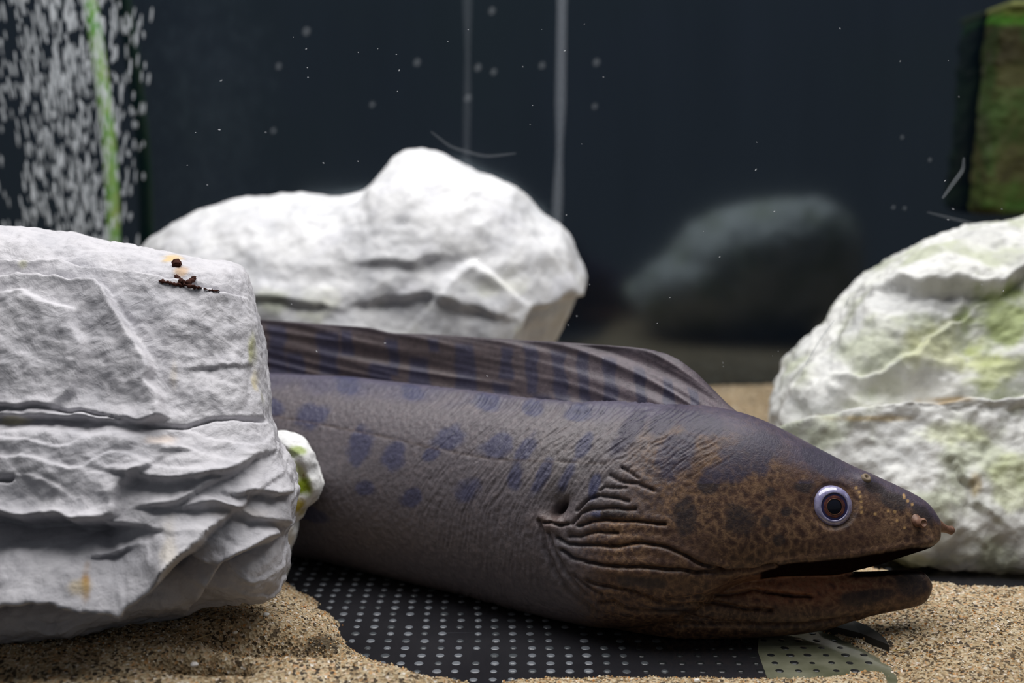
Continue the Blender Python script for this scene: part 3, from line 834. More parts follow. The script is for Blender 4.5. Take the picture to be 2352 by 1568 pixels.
# gill opening: a short pit with a raised rim
hole = np.exp(-blob(1282, 1168, 9, 22, 40) ** 2)
dsp += -0.0035 * np.exp(-blob(1278, 1160, 34, 40, 35) ** 2) - 0.009 * hole + 0.0022 * np.exp(-blob(1272, 1199, 28, 12, 10) ** 2)
# the throat swells in front of the gill
dsp += 0.004 * np.exp(-blob(1460, 1330, 150, 80, 8) ** 2)
# fine skin wrinkles: they run down the flank, lean over the neck and gather at the gill
sh = np.interp(py, [900, 1000, 1150, 1250, 1420], [0.95, 0.75, 0.42, 0.10, -0.10])
lead = px + sh * (py - 1180)
wr = perlin(np.stack([lead / 11 + 1.2 * fbm(V, 40, 2, 411), py / 120, px / 500], -1), 410)
wr2 = perlin(np.stack([lead / 6.5 + 0.8 * fbm(V, 60, 2, 415), py / 60, px / 300], -1), 414)
zone = smooth01((px - 820) / 380) * smooth01((1640 - px - 0.7 * (py - 930)) / 190)
zone *= 1 - 0.75 * smooth01((px - 1330) / 80) * smooth01((py - 1120) / 40)
dsp += zone * (0.00100 * (0.5 - np.abs(wr)) + 0.00080 * (0.5 - np.abs(wr2)))
neck = smooth01((px - 1330) / 60) * smooth01((1720 - px) / 160) * smooth01((1110 - py) / 60)
ln = px * 0.62 + py * 0.85
wr3 = perlin(np.stack([ln / 8.5 + 1.5 * fbm(V, 45, 2, 421), (px - py) / 110, 0 * px], -1), 420)
dsp += neck * 0.0010 * (0.45 - np.abs(wr3))
# puckers across the throat folds
thr = smooth01((px - 1300) / 60) * smooth01((1600 - px) / 200) * smooth01((py - 1130) / 40) * smooth01((1440 - py) / 60)
dsp += thr * 0.0006 * (0.4 - np.abs(perlin(np.stack([px / 9, py / 45, 0 * px], -1), 425)))
dsp += 0.00024 * fbm(V, 340, 3, 430) * smooth01((1750 - px) / 300)
d, s = poly_dist(px, py, lat); dsp += -0.0004 * np.exp(-(d / 4) ** 2) * smooth01(0.6 + 1.5 * fbm(V, 120, 2, 433))
# long ridge under the fin
d, s = poly_dist(px, py, [(560, 868), (620, 872), (800, 880), (1000, 903), (1200, 930), (1330, 942), (1480, 934), (1600, 940)])
dsp += (0.0030 * np.exp(-((d * s - 2) / 11) ** 2) - 0.0022 * np.exp(-((d * s - 22) / 8) ** 2)) * smooth01((1560 - px) / 240)
# lips, brow and chin
d, s = poly_dist(px, py, [(1732, 1304), (1781, 1290), (1830, 1285), (1895, 1280), (1960, 1273), (2025, 1263), (2090, 1252), (2130, 1246)])
dsp += 0.0009 * np.exp(-(d / 9) ** 2)
dsp += 0.0016 * np.exp(-blob(1990, 1104, 26, 14, 25) ** 2) - 0.0022 * np.exp(-(np.maximum(blob(1916, 1162, 50, 50) - 1.0, 0) / 0.10) ** 2) * smooth01((1.5 - blob(1916, 1162, 50, 50)))
dsp += 0.0008 * np.exp(-blob(2140, 1240, 10, 8) ** 2)
V = V + N * dsp[:, None]
V[:, 2] = np.where(V[:, 2] < 0.0006, 0.0006 + 0.05 * (V[:, 2] - 0.0006), V[:, 2])
V[:, 2] = np.maximum(V[:, 2], 0.0003)
me.vertices.foreach_set('co', V.astype(np.float32).ravel()); me.update()
px0, py0 = px, py
N2 = normals_of(me).astype(float)

# colours of the skin
base = srgb(97, 91, 96); blue = srgb(60, 62, 90); brown = srgb(74, 54, 45); dark = srgb(44, 36, 40)
redb = srgb(134, 80, 52); topc = srgb(80, 77, 96)
headm = smooth01((px + 0.30 * (py - 1150) - 1330) / 260)
headm = np.maximum(headm, smooth01((px - 1290) / 130) * smooth01((py - 1130) / 80))
col = base[None] * (1 - headm[:, None]) + brown[None] * headm[:, None]
k = (smooth01((px - 1560) / 240) * np.exp(-blob(1840, 1350, 190, 46, -3) ** 4) * 0.75)[:, None]
col = col * (1 - k) + redb * k
k = (np.exp(-blob(1850, 1160, 240, 110, 15) ** 4) * 0.35)[:, None]
col = col * (1 - k) + srgb(82, 54, 40) * k
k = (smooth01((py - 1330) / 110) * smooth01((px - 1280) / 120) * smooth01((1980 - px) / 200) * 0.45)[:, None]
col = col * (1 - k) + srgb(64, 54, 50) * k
# purple-blue back
topl = np.interp(px, [560, 1000, 1400, 1600, 1700, 1800, 1950, 2050, 2157], [850, 885, 925, 930, 948, 992, 1068, 1112, 1190])
tw = np.interp(px, [560, 1300, 1500, 1700, 1900, 2050, 2150], [50, 40, 60, 90, 62, 34, 20])
k = (smooth01(1.25 - (py - topl) / tw + 0.35 * fbm(V, 45, 3, 451)) * 0.85)[:, None]
col = col * (1 - k) + np.where(px[:, None] > 1550, srgb(66, 60, 80)[None], topc[None]) * k
darkm = np.zeros(len(V))
BL = [(717, 956, 40, 28, -20), (828, 1021, 26, 44, 25), (904, 1044, 24, 38, 25), (1034, 1006, 40, 26, -15), (992, 1044, 22, 14, -30), (1141, 1025, 36, 26, -30), (1212, 1030, 18, 36, 30), (1186, 1092, 18, 34, 20),
      (1076, 1128, 32, 24, -20), (946, 1144, 26, 20, -20), (1244, 1098, 14, 46, 28), (1300, 1094, 13, 42, 28), (835, 1121, 24, 16, 0), (629, 933, 26, 20, 0), (1341, 1022, 14, 30, 28), (800, 885, 30, 16, 0), (950, 905, 26, 14, 5),
      (1120, 930, 30, 14, 5), (1230, 945, 24, 14, 0), (1330, 955, 26, 16, 0), (1440, 1000, 24, 64, 32), (1532, 968, 26, 52, 45), (1550, 1050, 44, 62, 30), (1716, 1048, 96, 46, -35), (1365, 1118, 12, 28, 15), (1574, 1187, 23, 46, 0),
      (1700, 1200, 36, 38, 0), (1610, 975, 60, 24, 10), (1900, 1062, 60, 26, 28), (1400, 1180, 50, 9, 0), (700, 1180, 60, 16, 10), (1480, 1330, 60, 12, 4), (1630, 1110, 30, 22, -30), (1845, 1120, 26, 18, 0), (1770, 1130, 12, 14, 0), (2045, 1150, 34, 18, 25), (2010, 1120, 30, 14, 25), (2120, 1180, 30, 16, 45), (1790, 1240, 16, 14, 0), (1990, 1370, 70, 16, -8), (2100, 1345, 40, 34, 0), (1550, 1395, 60, 10, 4), (1760, 1200, 14, 16, 0), (1805, 1175, 12, 12, 0)]
nz = 0.42 * fbm(V, 75, 3, 455)
for cx, cy, rx, ry, an in BL:
    m = smooth01((1.30 - blob(cx, cy, rx, ry, an) - nz) / 0.60)
    darkm = np.maximum(darkm, m * np.where(cx < 1350, 0.80, 0.92))
bcol = np.where((px < 1380)[:, None], blue[None], np.where((py < 1110)[:, None], srgb(54, 50, 68)[None], srgb(44, 37, 40)[None]))
k = darkm[:, None]; col = col * (1 - k) + bcol * k
# brown rim of the gill and pale puckered skin round it
k = (np.exp(-blob(1268, 1196, 40, 26, 10) ** 2) * 0.6)[:, None]; col = col * (1 - k) + srgb(96, 74, 62) * k
k = (np.exp(-blob(1290, 1060, 110, 90, 0) ** 2) * 0.35 * (1 - darkm))[:, None]; col = col * (1 - k) + srgb(122, 116, 112) * k
# inside of the mouth
upl = np.interp(px, [1700, 1732, 1781, 1830, 1895, 1960, 2025, 2090, 2130, 2142], [1312, 1308, 1296, 1290, 1285, 1278, 1267, 1256, 1255, 1260])
lol = np.interp(px, [1700, 1781, 1830, 1895, 1960, 2025, 2090, 2123, 2140], [1309, 1297, 1302, 1310, 1314, 1312, 1307, 1310, 1330])
mouth = ((py > upl - 1) & (py < lol - 1) & (px > 1745)).astype(float)
mouth = np.maximum(mouth, ((N2[:, 2] < -0.55) & (px > 1745) & (py < 1330)).astype(float))
mouth = np.maximum(mouth, ((N2[:, 2] > 0.75) & (px > 1760) & (py > 1285)).astype(float))
mouth = lap(mouth[:, None], ed, 2)[:, 0]
k = mouth[:, None] * 0.97; col = col * (1 - k) + srgb(16, 9, 9) * k
# rows of pale pores
for cx, cy in ((1966, 1120), (1973, 1130), (1976, 1140), (1978, 1151), (1978, 1165), (1979, 1176), (2076, 1137), (2077, 1142), (2040, 1173), (2078, 1212), (2010, 1180), (2055, 1175), (2085, 1150), (2095, 1158), (2060, 1195)):
    k = (smooth01((1.4 - blob(cx, cy, 3.2, 3.6)) / 0.8) * 0.8)[:, None]; col = col * (1 - k) + srgb(196, 158, 104) * k
d, s = poly_dist(px, py, lat); k = (np.exp(-(d / 3.0) ** 2) * 0.45)[:, None]; col = col * (1 - k) + srgb(86, 72, 66) * k
put_color(me, col)
put_float(me, 'head', headm * (1 - 0.8 * darkm) * (1 - mouth) * np.interp((py - topl) / tw, [0.5, 1.4], [0.15, 1.0]))
put_float(me, 'dark', darkm)
put_float(me, 'mouth', mouth)

M_eel = mat_eel('eel_skin'); M_fin = mat_eel('eel_fin', True)
EB = PX(1568, 1466, 0.606); EB[2] = 0.0
eel = empty('moray_eel', tuple(EB))
tag(eel, 'brown and grey moray eel with dark blotches and open mouth lying on the tank floor', 'eel')
body = adopt(obj('body', me, M_eel), eel)
me.polygons.foreach_set('use_smooth', [True] * len(me.polygons))

# --- dorsal fin
def fin():
    top = [(-300, 985), (0, 850), (300, 752), (590, 733), (660, 738), (750, 745), (850, 752), (900, 765), (1000, 768), (1100, 775), (1200, 781), (1300, 786), (1400, 793), (1450, 797), (1490, 802), (1530, 812), (1560, 826), (1600, 856), (1640, 896), (1670, 926), (1700, 951)]
    bas = [(-300, 1060), (0, 980), (300, 905), (590, 892), (800, 902), (1000, 926), (1200, 956), (1350, 974), (1500, 972), (1600, 976), (1660, 978), (1705, 980)]
    nu, nv = 620, 44
    u = np.concatenate([np.linspace(-300, 1500, 420), np.linspace(1503, 1704, 200)])
    nu = len(u)
    tp = np.interp(u, *zip(*top)); bs = np.interp(u, *zip(*bas))
    for _ in range(8):
        tp[1:-1] = .25 * tp[:-2] + .5 * tp[1:-1] + .25 * tp[2:]
    v = np.linspace(0, 1, nv)
    U, VV = np.meshgrid(u, v, indexing='ij')
    Y = bs[:, None] + (tp - bs)[:, None] * VV
    sway = 0.006 * np.sin(U / 210 + 0.6) * VV
    d0 = eel_d(U); 
    D = d0 + np.interp(U, [1200, 1500], [0.0215, 0.016]) + 0.014 * VV + sway                # leans away with the rolled back
    P = PX(U, Y, D)
    # folds sweeping back along the fin
    slope = np.interp(U, [500, 900, 1200, 1450, 1600, 1700], [0.12, 0.20, 0.28, 0.42, 0.62, 0.9])
    sl = np.concatenate([[0], np.cumsum(0.5 * (slope[1:, 0] + slope[:-1, 0]) * np.diff(u))])
    q = Y - sl[:, None]
    pq = np.stack([q / 36 + 0.4 * np.sin(U / 190), U / 600, 0 * U], -1).reshape(-1, 3)
    n1 = perlin(pq, 470).reshape(nu, nv); n2 = perlin(pq * np.array([2.3, 1.6, 1]), 471).reshape(nu, nv)
    fold = (0.5 - np.abs(n1) * 1.4) * 0.0036 + (0.4 - np.abs(n2)) * 0.0008
    fold *= smooth01((1 - VV) / 0.08 + 0.25) * np.interp(U, [1500, 1700], [1, 0.35])
    thick = np.interp(VV, [0, 0.2, 0.9, 1], [0.004, 0.0022, 0.0009, 0.0002])
    out = np.array([0, -0.94, 0.34])
    A = P + out * (fold + thick)[..., None]; B = P + out * (fold - thick)[..., None]
    V = np.vstack([A.reshape(-1, 3), B.reshape(-1, 3)]); n = nu * nv
    F = grid_faces(nu, nv)
    Fa = F; Fb = F[:, ::-1] + n
    i = np.arange(nu - 1); e1 = np.stack([i * nv + nv - 1, (i + 1) * nv + nv - 1, (i + 1) * nv + nv - 1 + n, i * nv + nv - 1 + n], -1)
    j = np.arange(nv - 1); b = (nu - 1) * nv
    e2 = np.stack([b + j, b + j + n, b + j + 1 + n, b + j + 1], -1)[:, ::-1]
    e3 = np.stack([j, j + n, j + 1 + n, j + 1], -1)
    e0 = np.stack([i * nv, (i + 1) * nv, (i + 1) * nv + n, i * nv + n], -1)[:, ::-1]
    Q = np.vstack([Fa, Fb, e1, e2, e3, e0])
    me = mesh_np('dorsal_fin', V, Q[:, ::-1] if False else Q)
    X = np.concatenate([U.ravel(), U.ravel()]); Yp = np.concatenate([Y.ravel(), Y.ravel()]); Vf = np.concatenate([VV.ravel(), VV.ravel()])
    c = np.tile(srgb(82, 72, 74), (len(V), 1))
    k = (smooth01((X - 1000) / 500) * 0.6)[:, None]; c = c * (1 - k) + srgb(104, 94, 104) * k
    dk = np.zeros(len(V))
    for bx_, lo, hi, wdt in ((640, 0.0, 1, 20), (680, .1, .6, 18), (755, .2, .95, 22), (800, .5, 1, 16), (872, .05, .55, 24), (905, .3, .95, 14), (962, .1, .7, 24), (1000, .7, 1, 14), (1070, .12, .95, 24), (1150, .05, .45, 20), (1165, .4, .95, 14), (1222, .25, 1.0, 15), (1240, .02, .35, 20), (1285, .2, .95, 16), (1290, .05, .4, 20), (1342, .1, .95, 12), (1345, .05, .35, 18), (1400, .08, .9, 14), (1468, .1, .8, 12), (1535, .08, .7, 12), (1590, .1, .7, 10)):
        xw = X + 8 * perlin(V * 90, 480) + 10 * (Vf - 0.5)
        m = smooth01((1.25 - np.abs(xw - bx_) / wdt) / 0.5) * smooth01((Vf - lo) / 0.08) * smooth01((hi - Vf) / 0.12)
        dk = np.maximum(dk, m * 0.85)
    k = dk[:, None]; c = c * (1 - k) + srgb(56, 56, 78) * k
    k = (smooth01((Vf - 0.86) / 0.12) * 0.6)[:, None]; c = c * (1 - k) + srgb(52, 46, 56) * k
    put_color(me, c); put_float(me, 'head', np.zeros(len(V))); put_float(me, 'dark', dk)
    f = adopt(obj('dorsal_fin', me, M_fin), eel)
    f['label'] = 'long folded dorsal fin with dark bands'
fin()

# --- eyes, nostrils
M_ring = None
def eye_mats():
    t = NT('eye_sclera')
    c = t.ramp(t.noise(300, 3).outputs[0], [(0.3, srgb(120, 116, 158)), (0.7, srgb(176, 172, 206))])
    a = t.done(c, 0.12, spec=0.8, Coat_Weight=1.0, Coat_Roughness=0.05)
    t = NT('eye_iris')
    c = t.ramp(t.noise(420, 4, 0.6).outputs[0], [(0.3, srgb(48, 34, 52)), (0.52, srgb(104, 60, 54)), (0.75, srgb(140, 84, 58))])
    b = t.done(c, 0.2, spec=0.6)
    p = mat_plain('eye_pupil', srgb(14, 16, 30), 0.08, 0.7)
    r = mat_plain('eye_gold_rim', srgb(120, 80, 52), 0.3, 0.5)
    d = mat_plain('eye_dark_ring', srgb(44, 40, 84), 0.15, 0.7)
    return a, b, p, r, d
ME = eye_mats()
def ring_mesh(name, prof, n=48):
    """surface of revolution about +Z from (radius, height) pairs"""
    th = np.linspace(0, 2 * np.pi, n, endpoint=False)
    V = np.array([[(r * math.cos(a), r * math.sin(a), z) for a in th] for r, z in prof]).reshape(-1, 3)
    F = grid_faces(len(prof), n, wrap_v=True)
    return mesh_np(name, V, F)
def place(px_, py_, cam_side=True):
    i = np.hypot(px0 - px_, py0 - py_) < 22
    s = (N2[:, 1] < -0.1) if cam_side else (N2[:, 1] > 0.1)
    i &= s
    return V[i].mean(0), N2[i].mean(0) / np.linalg.norm(N2[i].mean(0))
R = 0.0108
def eye(side):
    p, n = place(1915, 1161, side)
    if side: n = n * 0.5 + np.array([0.02, -0.98, 0.12]); n /= np.linalg.norm(n)
    e = bpy.data.objects.new('eye', ring_mesh('eye', [(R * 1.02, -0.004), (R, -0.0005), (R * 0.97, 0.0011), (R * 0.90, 0.0022), (R * 0.80, 0.0031), (R * 0.70, 0.0037), (R * 0.66, 0.0036), (R * 0.64, 0.0028)]))
    COL.objects.link(e); e.data.materials.append(ME[0])
    rot = Vector(n).to_track_quat('Z', 'Y').to_matrix().to_4x4()
    e.matrix_world = Matrix.Translation(Vector(p + n * 0.0004)) @ rot
    e.parent = eel; e.matrix_parent_inverse = Matrix.Translation(eel.location).inverted()
    e['label'] = 'round pale lavender eye'
    off = (0.0, -0.0010, 0)
    for nm, prof, m in (('dark_ring', [(R * 0.67, 0.0034), (R * 0.60, 0.0033), (R * 0.54, 0.0034)], ME[4]),
                        ('iris', [(R * 0.56, 0.0032), (R * 0.48, 0.0037), (R * 0.36, 0.0035)], ME[1]),
                        ('gold_rim', [(R * 0.40, 0.0036), (R * 0.385, 0.0039), (R * 0.37, 0.0036)], ME[3]),
                        ('pupil', [(R * 0.38, 0.0034), (R * 0.25, 0.0041), (R * 0.1, 0.0044), (R * 0.001, 0.0045)], ME[2])):
        o = obj(nm, ring_mesh(nm, prof), m, e)
eye(True); eye(False)
M_nose = None
t = NT('nostril_skin'); c = t.ramp(t.noise(500, 4).outputs[0], [(0.3, srgb(88, 60, 48)), (0.7, srgb(136, 102, 84))]); M_nose = t.done(c, 0.5, spec=0.4)
def nostril(a, b, r0, r1, label):
    a = np.array(a); b = np.array(b); s = np.linspace(0, 1, 12)
    path = a + (b - a) * s[:, None]; path[:, 2] -= 0.0006 * np.sin(s * 3.1)
    rad = np.interp(s, [0, 0.6, 0.8, 0.93, 1], [r0, r1 * 0.95, r1, r1 * 1.18, r1 * 0.75])
    Vn, Fn = tube(path, rad, 14)
    o = adopt(obj('nostril_tube', py_mesh('nostril_tube', Vn, Fn), M_nose), eel); o['label'] = label
p, n = place(2104, 1193)
nostril(p - n * 0.002, PX(2122, 1201, p[1] - 0.0062), 0.0036, 0.0024, 'near stubby tube nostril')
nostril(PX(2146, 1203, 0.597), PX(2189, 1218, 0.600), 0.0040, 0.0022, 'far tube nostril sticking out past the snout')
p, n = place(1986, 1103)
def bump_mesh():
    th = np.linspace(0, 2 * np.pi, 20, endpoint=False)
    prof = [(0.0030, -0.002), (0.0029, 0.0006), (0.0024, 0.0017), (0.0014, 0.0021), (0.0009, 0.0013), (0.0001, 0.0008)]
    return ring_mesh('nostril_bump', prof, 20)
o = obj('nostril_bump', bump_mesh(), mat_plain('nostril_bump', srgb(120, 104, 84), 0.6))
o.matrix_world = Matrix.Translation(Vector(p)) @ Vector(n).to_track_quat('Z', 'Y').to_matrix().to_4x4()
o.parent = eel; o.matrix_parent_inverse = Matrix.Translation(eel.location).inverted()

# ------------------------------------------------------------------ air hose, bubbles, strings
t = NT('green_hose')
c = t.ramp(t.noise(40, 4, 0.6).outputs[0], [(0.35, srgb(82, 140, 62)), (0.6, srgb(128, 160, 92)), (0.75, srgb(140, 150, 80))])
M_hose = t.done(c, 0.35, spec=0.5)
hp = [(196, -60), (206, 0), (216, 60), (228, 140), (238, 220), (248, 300), (254, 380), (258, 460), (260, 540), (262, 640), (264, 760), (262, 868)]
hx, hy = zip(*hp); yy = np.linspace(-60, 868, 90); path = PX(np.interp(yy, hy, hx), yy, 1.215)
path[:, 0] = np.convolve(np.pad(path[:, 0], 3, mode='edge'), np.ones(7) / 7, 'valid')
Vh, Fh = tube(path, 0.0074, 16)
hose = obj('air_hose', py_mesh('air_hose', Vh, Fh), M_hose)
tag(hose, 'bright green air hose running up through the bubble stream', 'hose')
# the air stone it feeds
st = rock('air_stone', [(195, 862), (330, 862), (338, 878), (330, 892), (195, 892), (186, 878)], (262, 877), lambda y: 1.215 + 0 * np.asarray(y, float), 0.015, 0.015, 0.002, 0.6, 0.7, lambda V, a, b, f: 0.0006 * fbm(V, 200, 2, 500), lambda V, a, b, n, f: np.tile(srgb(120, 124, 130), (len(V), 1)), M_rock_b)
tag(st, 'grey cylindrical air stone at the foot of the green hose', 'air stone')

def bubble_mesh(name, ax, seed):
    ph = np.linspace(0.0, np.pi, 9); th = np.linspace(0, 2 * np.pi, 10, endpoint=False)
    V = [];
    for a in ph[1:-1]:
        for b in th: V.append((math.sin(a) * math.cos(b), math.sin(a) * math.sin(b), ax * math.cos(a)))
    V = np.array(V); V[:, 0] += 0.15 * np.sin(V[:, 2] / ax * 1.7 + seed); n = len(V)
    V = np.vstack([V, [[0.15 * math.sin(1.7 + seed), 0, ax]], [[0.15 * math.sin(-1.7 + seed), 0, -ax]]])
    F = grid_faces(7, 10, wrap_v=True).tolist()
    for k in range(10): F.append([n, k, (k + 1) % 10]); F.append([n + 1, 60 + (k + 1) % 10, 60 + k])
    me = py_mesh(name, V, F); me.materials.append(M_bubble); return me, V, F
BM = [bubble_mesh('bubble', a, s) for a, s in ((4.5, 0), (6.0, 1.5), (3.6, 3.0), (7.2, 4.2))]
def bubble_spots(n, y0=-30, y1=600):
    out = []
    while len(out) < n:
        py_ = random.uniform(y0, y1)
        cx = np.interp(py_, [0, 560, 860], [165, 185, 235]); hw = np.interp(py_, [0, 250, 560, 870], [205, 190, 150, 50])
        g = random.gauss(0, 0.48)
        if abs(g) > 1.05: continue
        px_ = cx + g * hw - 15
        if px_ > 330 and random.random() < 0.6: continue
        d = random.uniform(0.97, 1.13) if py_ < 600 else np.interp(py_, [600, 860], [1.08, 1.19]) + random.uniform(-0.06, 0.03)
        lean = (px_ - cx) / 200 * 0.13 + random.gauss(0, 0.05)
        out.append((px_, py_, d, lean, random.uniform(0.0007, 0.0014)))
    return out
for px_, py_, d, lean, r in bubble_spots(296):
    mm = random.choice(BM)
    o = bpy.data.objects.new('bubble', mm[0]); COL.objects.link(o)
    o.location = PX(px_, py_, d); o.scale = (r, r, r); o.rotation_euler = (random.uniform(-.1, .1), lean, random.uniform(0, 6.28) * 0.0)
    tag(o, 'pale air bubble in the dense stream rising beside the green hose', 'bubble', 'air bubbles rising in the stream')
aV, aF = [], []; n = 0
for px_, py_, d, lean, r in bubble_spots(620) + bubble_spots(260, 600, 860) + bubble_spots(260, -330, -30):
    mm = random.choice(BM); P = mm[1] * r * 0.85
    ca, sa = math.cos(lean), math.sin(lean)
    P = np.stack([P[:, 0] * ca + P[:, 2] * sa, P[:, 1], -P[:, 0] * sa + P[:, 2] * ca], -1) + PX(px_, py_, d)
    aV.append(P); aF += [[i + n for i in f] for f in mm[2]]; n += len(P)
o = obj('small_bubbles', py_mesh('small_bubbles', np.vstack(aV), aF), M_bubble)
tag(o, 'cloud of finer air bubbles filling the stream at upper left', 'bubbles', kind='stuff')

# hazy vertical strings behind the wide rock
def string(px0_, px1_, y0, y1, d, r, fac, label, seed):
    rr = np.random.default_rng(seed)
    s = np.linspace(0, 1, 60)
    path = PX(px0_ + (px1_ - px0_) * s + 2 * np.sin(s * 9 + seed), y0 + (y1 - y0) * s, d)
    rad = r * (1 + 0.22 * np.interp(np.linspace(0, 11, 60), np.arange(12), rr.normal(size=12)))
    Vs, Fs = tube(path, np.maximum(rad, r * 0.6), 10)
    o = obj('hanging_strand', py_mesh('hanging_strand', Vs, Fs), mat_haze('strand_%d' % seed, (0.62, 0.68, 0.76), fac))
    tag(o, label, 'strand', 'hazy strands behind the wide rock')
string(1301, 1268, -300, 880, 1.13, 0.0058, 0.075, 'pale hazy vertical strand rising behind the right flank of the wide white rock', 3)
string(1076, 1066, -300, 880, 1.14, 0.0042, 0.022, 'faint hazy vertical strand rising behind the peak of the wide white rock', 4)

# single bubbles drifting in the open water
sm, _, _ = (lambda m: m)(bubble_mesh('round_bubble', 1.0, 0.0)), 0, 0
LB = [(704, 72, 9, 'largest lone bubble, high above the left part of the wide rock'), (640, 152, 7, 'lone bubble below and left of the largest one'), (1130, 25, 8, 'topmost lone bubble, right of the faint strand'),
      (1098, 155, 8, 'left one of two close bubbles right of the faint strand'), (1134, 165, 7, 'right one of two close bubbles right of the faint strand'), (958, 143, 8, 'lone bubble left of the faint strand'),
      (1245, 150, 7, 'lone bubble just left of the brighter strand'), (1370, 143, 8, 'upper lone bubble right of the brighter strand'), (1366, 244, 6, 'lower lone bubble right of the brighter strand'),
      (1075, 225, 8, 'lone bubble sitting on the faint strand'), (628, 300, 6, 'lowest lone bubble above the left part of the wide rock'), (855, 240, 6, 'lone bubble above the hollow of the wide rock'),
      (2072, 315, 4, 'small bubble left of the algae covered box'), (2052, 476, 4, 'left one of a small bubble pair above the rounded rock'), (2078, 478, 4, 'right one of a small bubble pair above the rounded rock'), (2136, 367, 4, 'small bubble beside the curled thread')]
M_lb = mat_haze('drifting_bubble', (0.75, 0.80, 0.85), 0.045)
rb = sm[0].copy(); rb.materials.clear(); rb.materials.append(M_lb)
for x, y, r, lab in LB:
    o = bpy.data.objects.new('drifting_bubble', rb); COL.objects.link(o)
    d = 1.05 if x < 1500 else 0.85
    s = r * d / FPX; o.scale = (s, s, s); o.location = PX(x, y, d)
    tag(o, lab, 'bubble', 'lone drifting bubbles')

# ------------------------------------------------------------------ algae grown box at the right
def filter_box():
    e = empty('filter_box', tuple(PX(2340, 490, YW - 0.08)))
    tag(e, 'algae covered green and brown box hanging on the back glass at upper right', 'filter box')
    d = YW - 0.034
    ys_ = np.linspace(18, 492, 120)
    xl = np.interp(ys_, [18, 40, 80, 250, 492], [2298, 2284, 2275, 2264, 2240]); xr = xl + 330
    nv = 64; th = np.linspace(0, 2 * np.pi, nv, endpoint=False)
    V = []
    for y_, a, b in zip(ys_, xl, xr):
        A = PX(a, y_, d); B = PX(b, y_, d); c_ = (A + B) / 2; hw = (B[0] - A[0]) / 2
        s = 1.0
        if y_ < 40: s = 0.90 + 0.10 * math.sqrt(max(0, 1 - ((40 - y_) / 22) ** 2))
        if y_ > 470: s = 0.86 + 0.14 * math.sqrt(max(0, 1 - ((y_ - 470) / 22) ** 2))
        cs, sn = np.cos(th), np.sin(th)
        V.append(np.stack([c_[0] + s * hw * np.sign(cs) * np.abs(cs) ** 0.3, d + 0.032 * s * np.sign(sn) * np.abs(sn) ** 0.3, np.full(nv, c_[2])], -1))
    V = np.array(V).reshape(-1, 3); n = len(V)
    F = grid_faces(len(ys_), nv, wrap_v=True)
    V = np.vstack([V, V[:nv].mean(0), V[n - nv:n].mean(0)])
    k = np.arange(nv); k2 = (k + 1) % nv
    Q = np.vstack([F[:, [0, 1, 2]], F[:, [0, 2, 3]], np.stack([np.full(nv, n), k2, k], -1), np.stack([np.full(nv, n + 1), n - nv + k, n - nv + k2], -1)])
    V = V + 0.003 * fbm(V, 60, 3, 520)[:, None] * np.array([1, 0.5, 0.3])
    px_, py_ = TOPX(V)
    c = np.ones((len(V), 3)) * 1.0
    for y0, y1, t_ in ((18, 36, (1.6, 1.6, 0.9)), (36, 58, (0.9, 1.9, 0.6)), (58, 150, (0.55, 0.5, 0.5)), (290, 330, (0.6, 0.6, 0.5)), (420, 480, (0.8, 1.15, 0.7))):
        k = (smooth01((py_ - y0) / 12 + 0.5) * smooth01((y1 - py_) / 12 + 0.5))[:, None]; c = c * (1 - k) + np.array(t_) * k
    me = mesh_np('body', V, Q, True, c)
    adopt(obj('body', me, mat_algae()), e)
    lid = adopt(obj('lid', box_mesh('lid', PX(2290, 30, d) + np.array([0, -0.036, 0]), PX(2622, 12, d) + np.array([0, 0.032, 0]), 0.004), mat_plain('lid_algae', srgb(112, 118, 70), 0.8, 0.2)), e)
filter_box()

# ------------------------------------------------------------------ small things
# rusty crumbs in the crack on top of the layered rock
Lv = coords_of(layered.data); lpx, lpy = TOPX(Lv); LN = normals_of(layered.data)
def on_rock(x, y):
    i = np.where((np.hypot(lpx - x, lpy - y) < 9) & (LN[:, 1] < 0.6))[0]
    j = i[np.argmin(Lv[i, 1])]; return Lv[j].astype(float)
M_rust = mat_plain('rust_brown', srgb(62, 34, 26), 0.85, 0.2)
def crumb(pts, rad, label, seed):
    path = np.array([on_rock(x, y) + np.array([0, -0.0004, 0.0006]) for x, y in pts])
    s = np.linspace(0, len(pts) - 1, 8 * len(pts)); P = np.stack([np.interp(s, np.arange(len(pts)), path[:, k]) for k in range(3)], -1)
    rr = np.random.default_rng(seed)
    Vc, Fc = tube(P, rad * (0.5 + rr.random(len(P))), 8)
    Vc = Vc + 0.0007 * np.stack([fbm(Vc, 500, 2, 600 + k + seed) for k in range(3)], -1)
    tag(obj('debris_flake', py_mesh('debris_flake', Vc, Fc), M_rust), label, 'debris', 'rust brown crumbs on the layered rock')
crumb([(408, 600), (412, 606)], 0.0018, 'round dark brown crumb, topmost on the layered rock', 1)
crumb([(410, 630), (420, 640), (432, 648), (444, 640), (446, 632)], 0.0011, 'forked dark brown flake in the crack of the layered rock', 2)
crumb([(372, 640), (400, 646), (425, 652), (462, 656)], 0.0008, 'thin dark brown strip along the crack of the layered rock', 3)
crumb([(472, 660), (500, 664), (512, 667)], 0.0004, 'fine brown thread at the right end of the crack in the layered rock', 4)

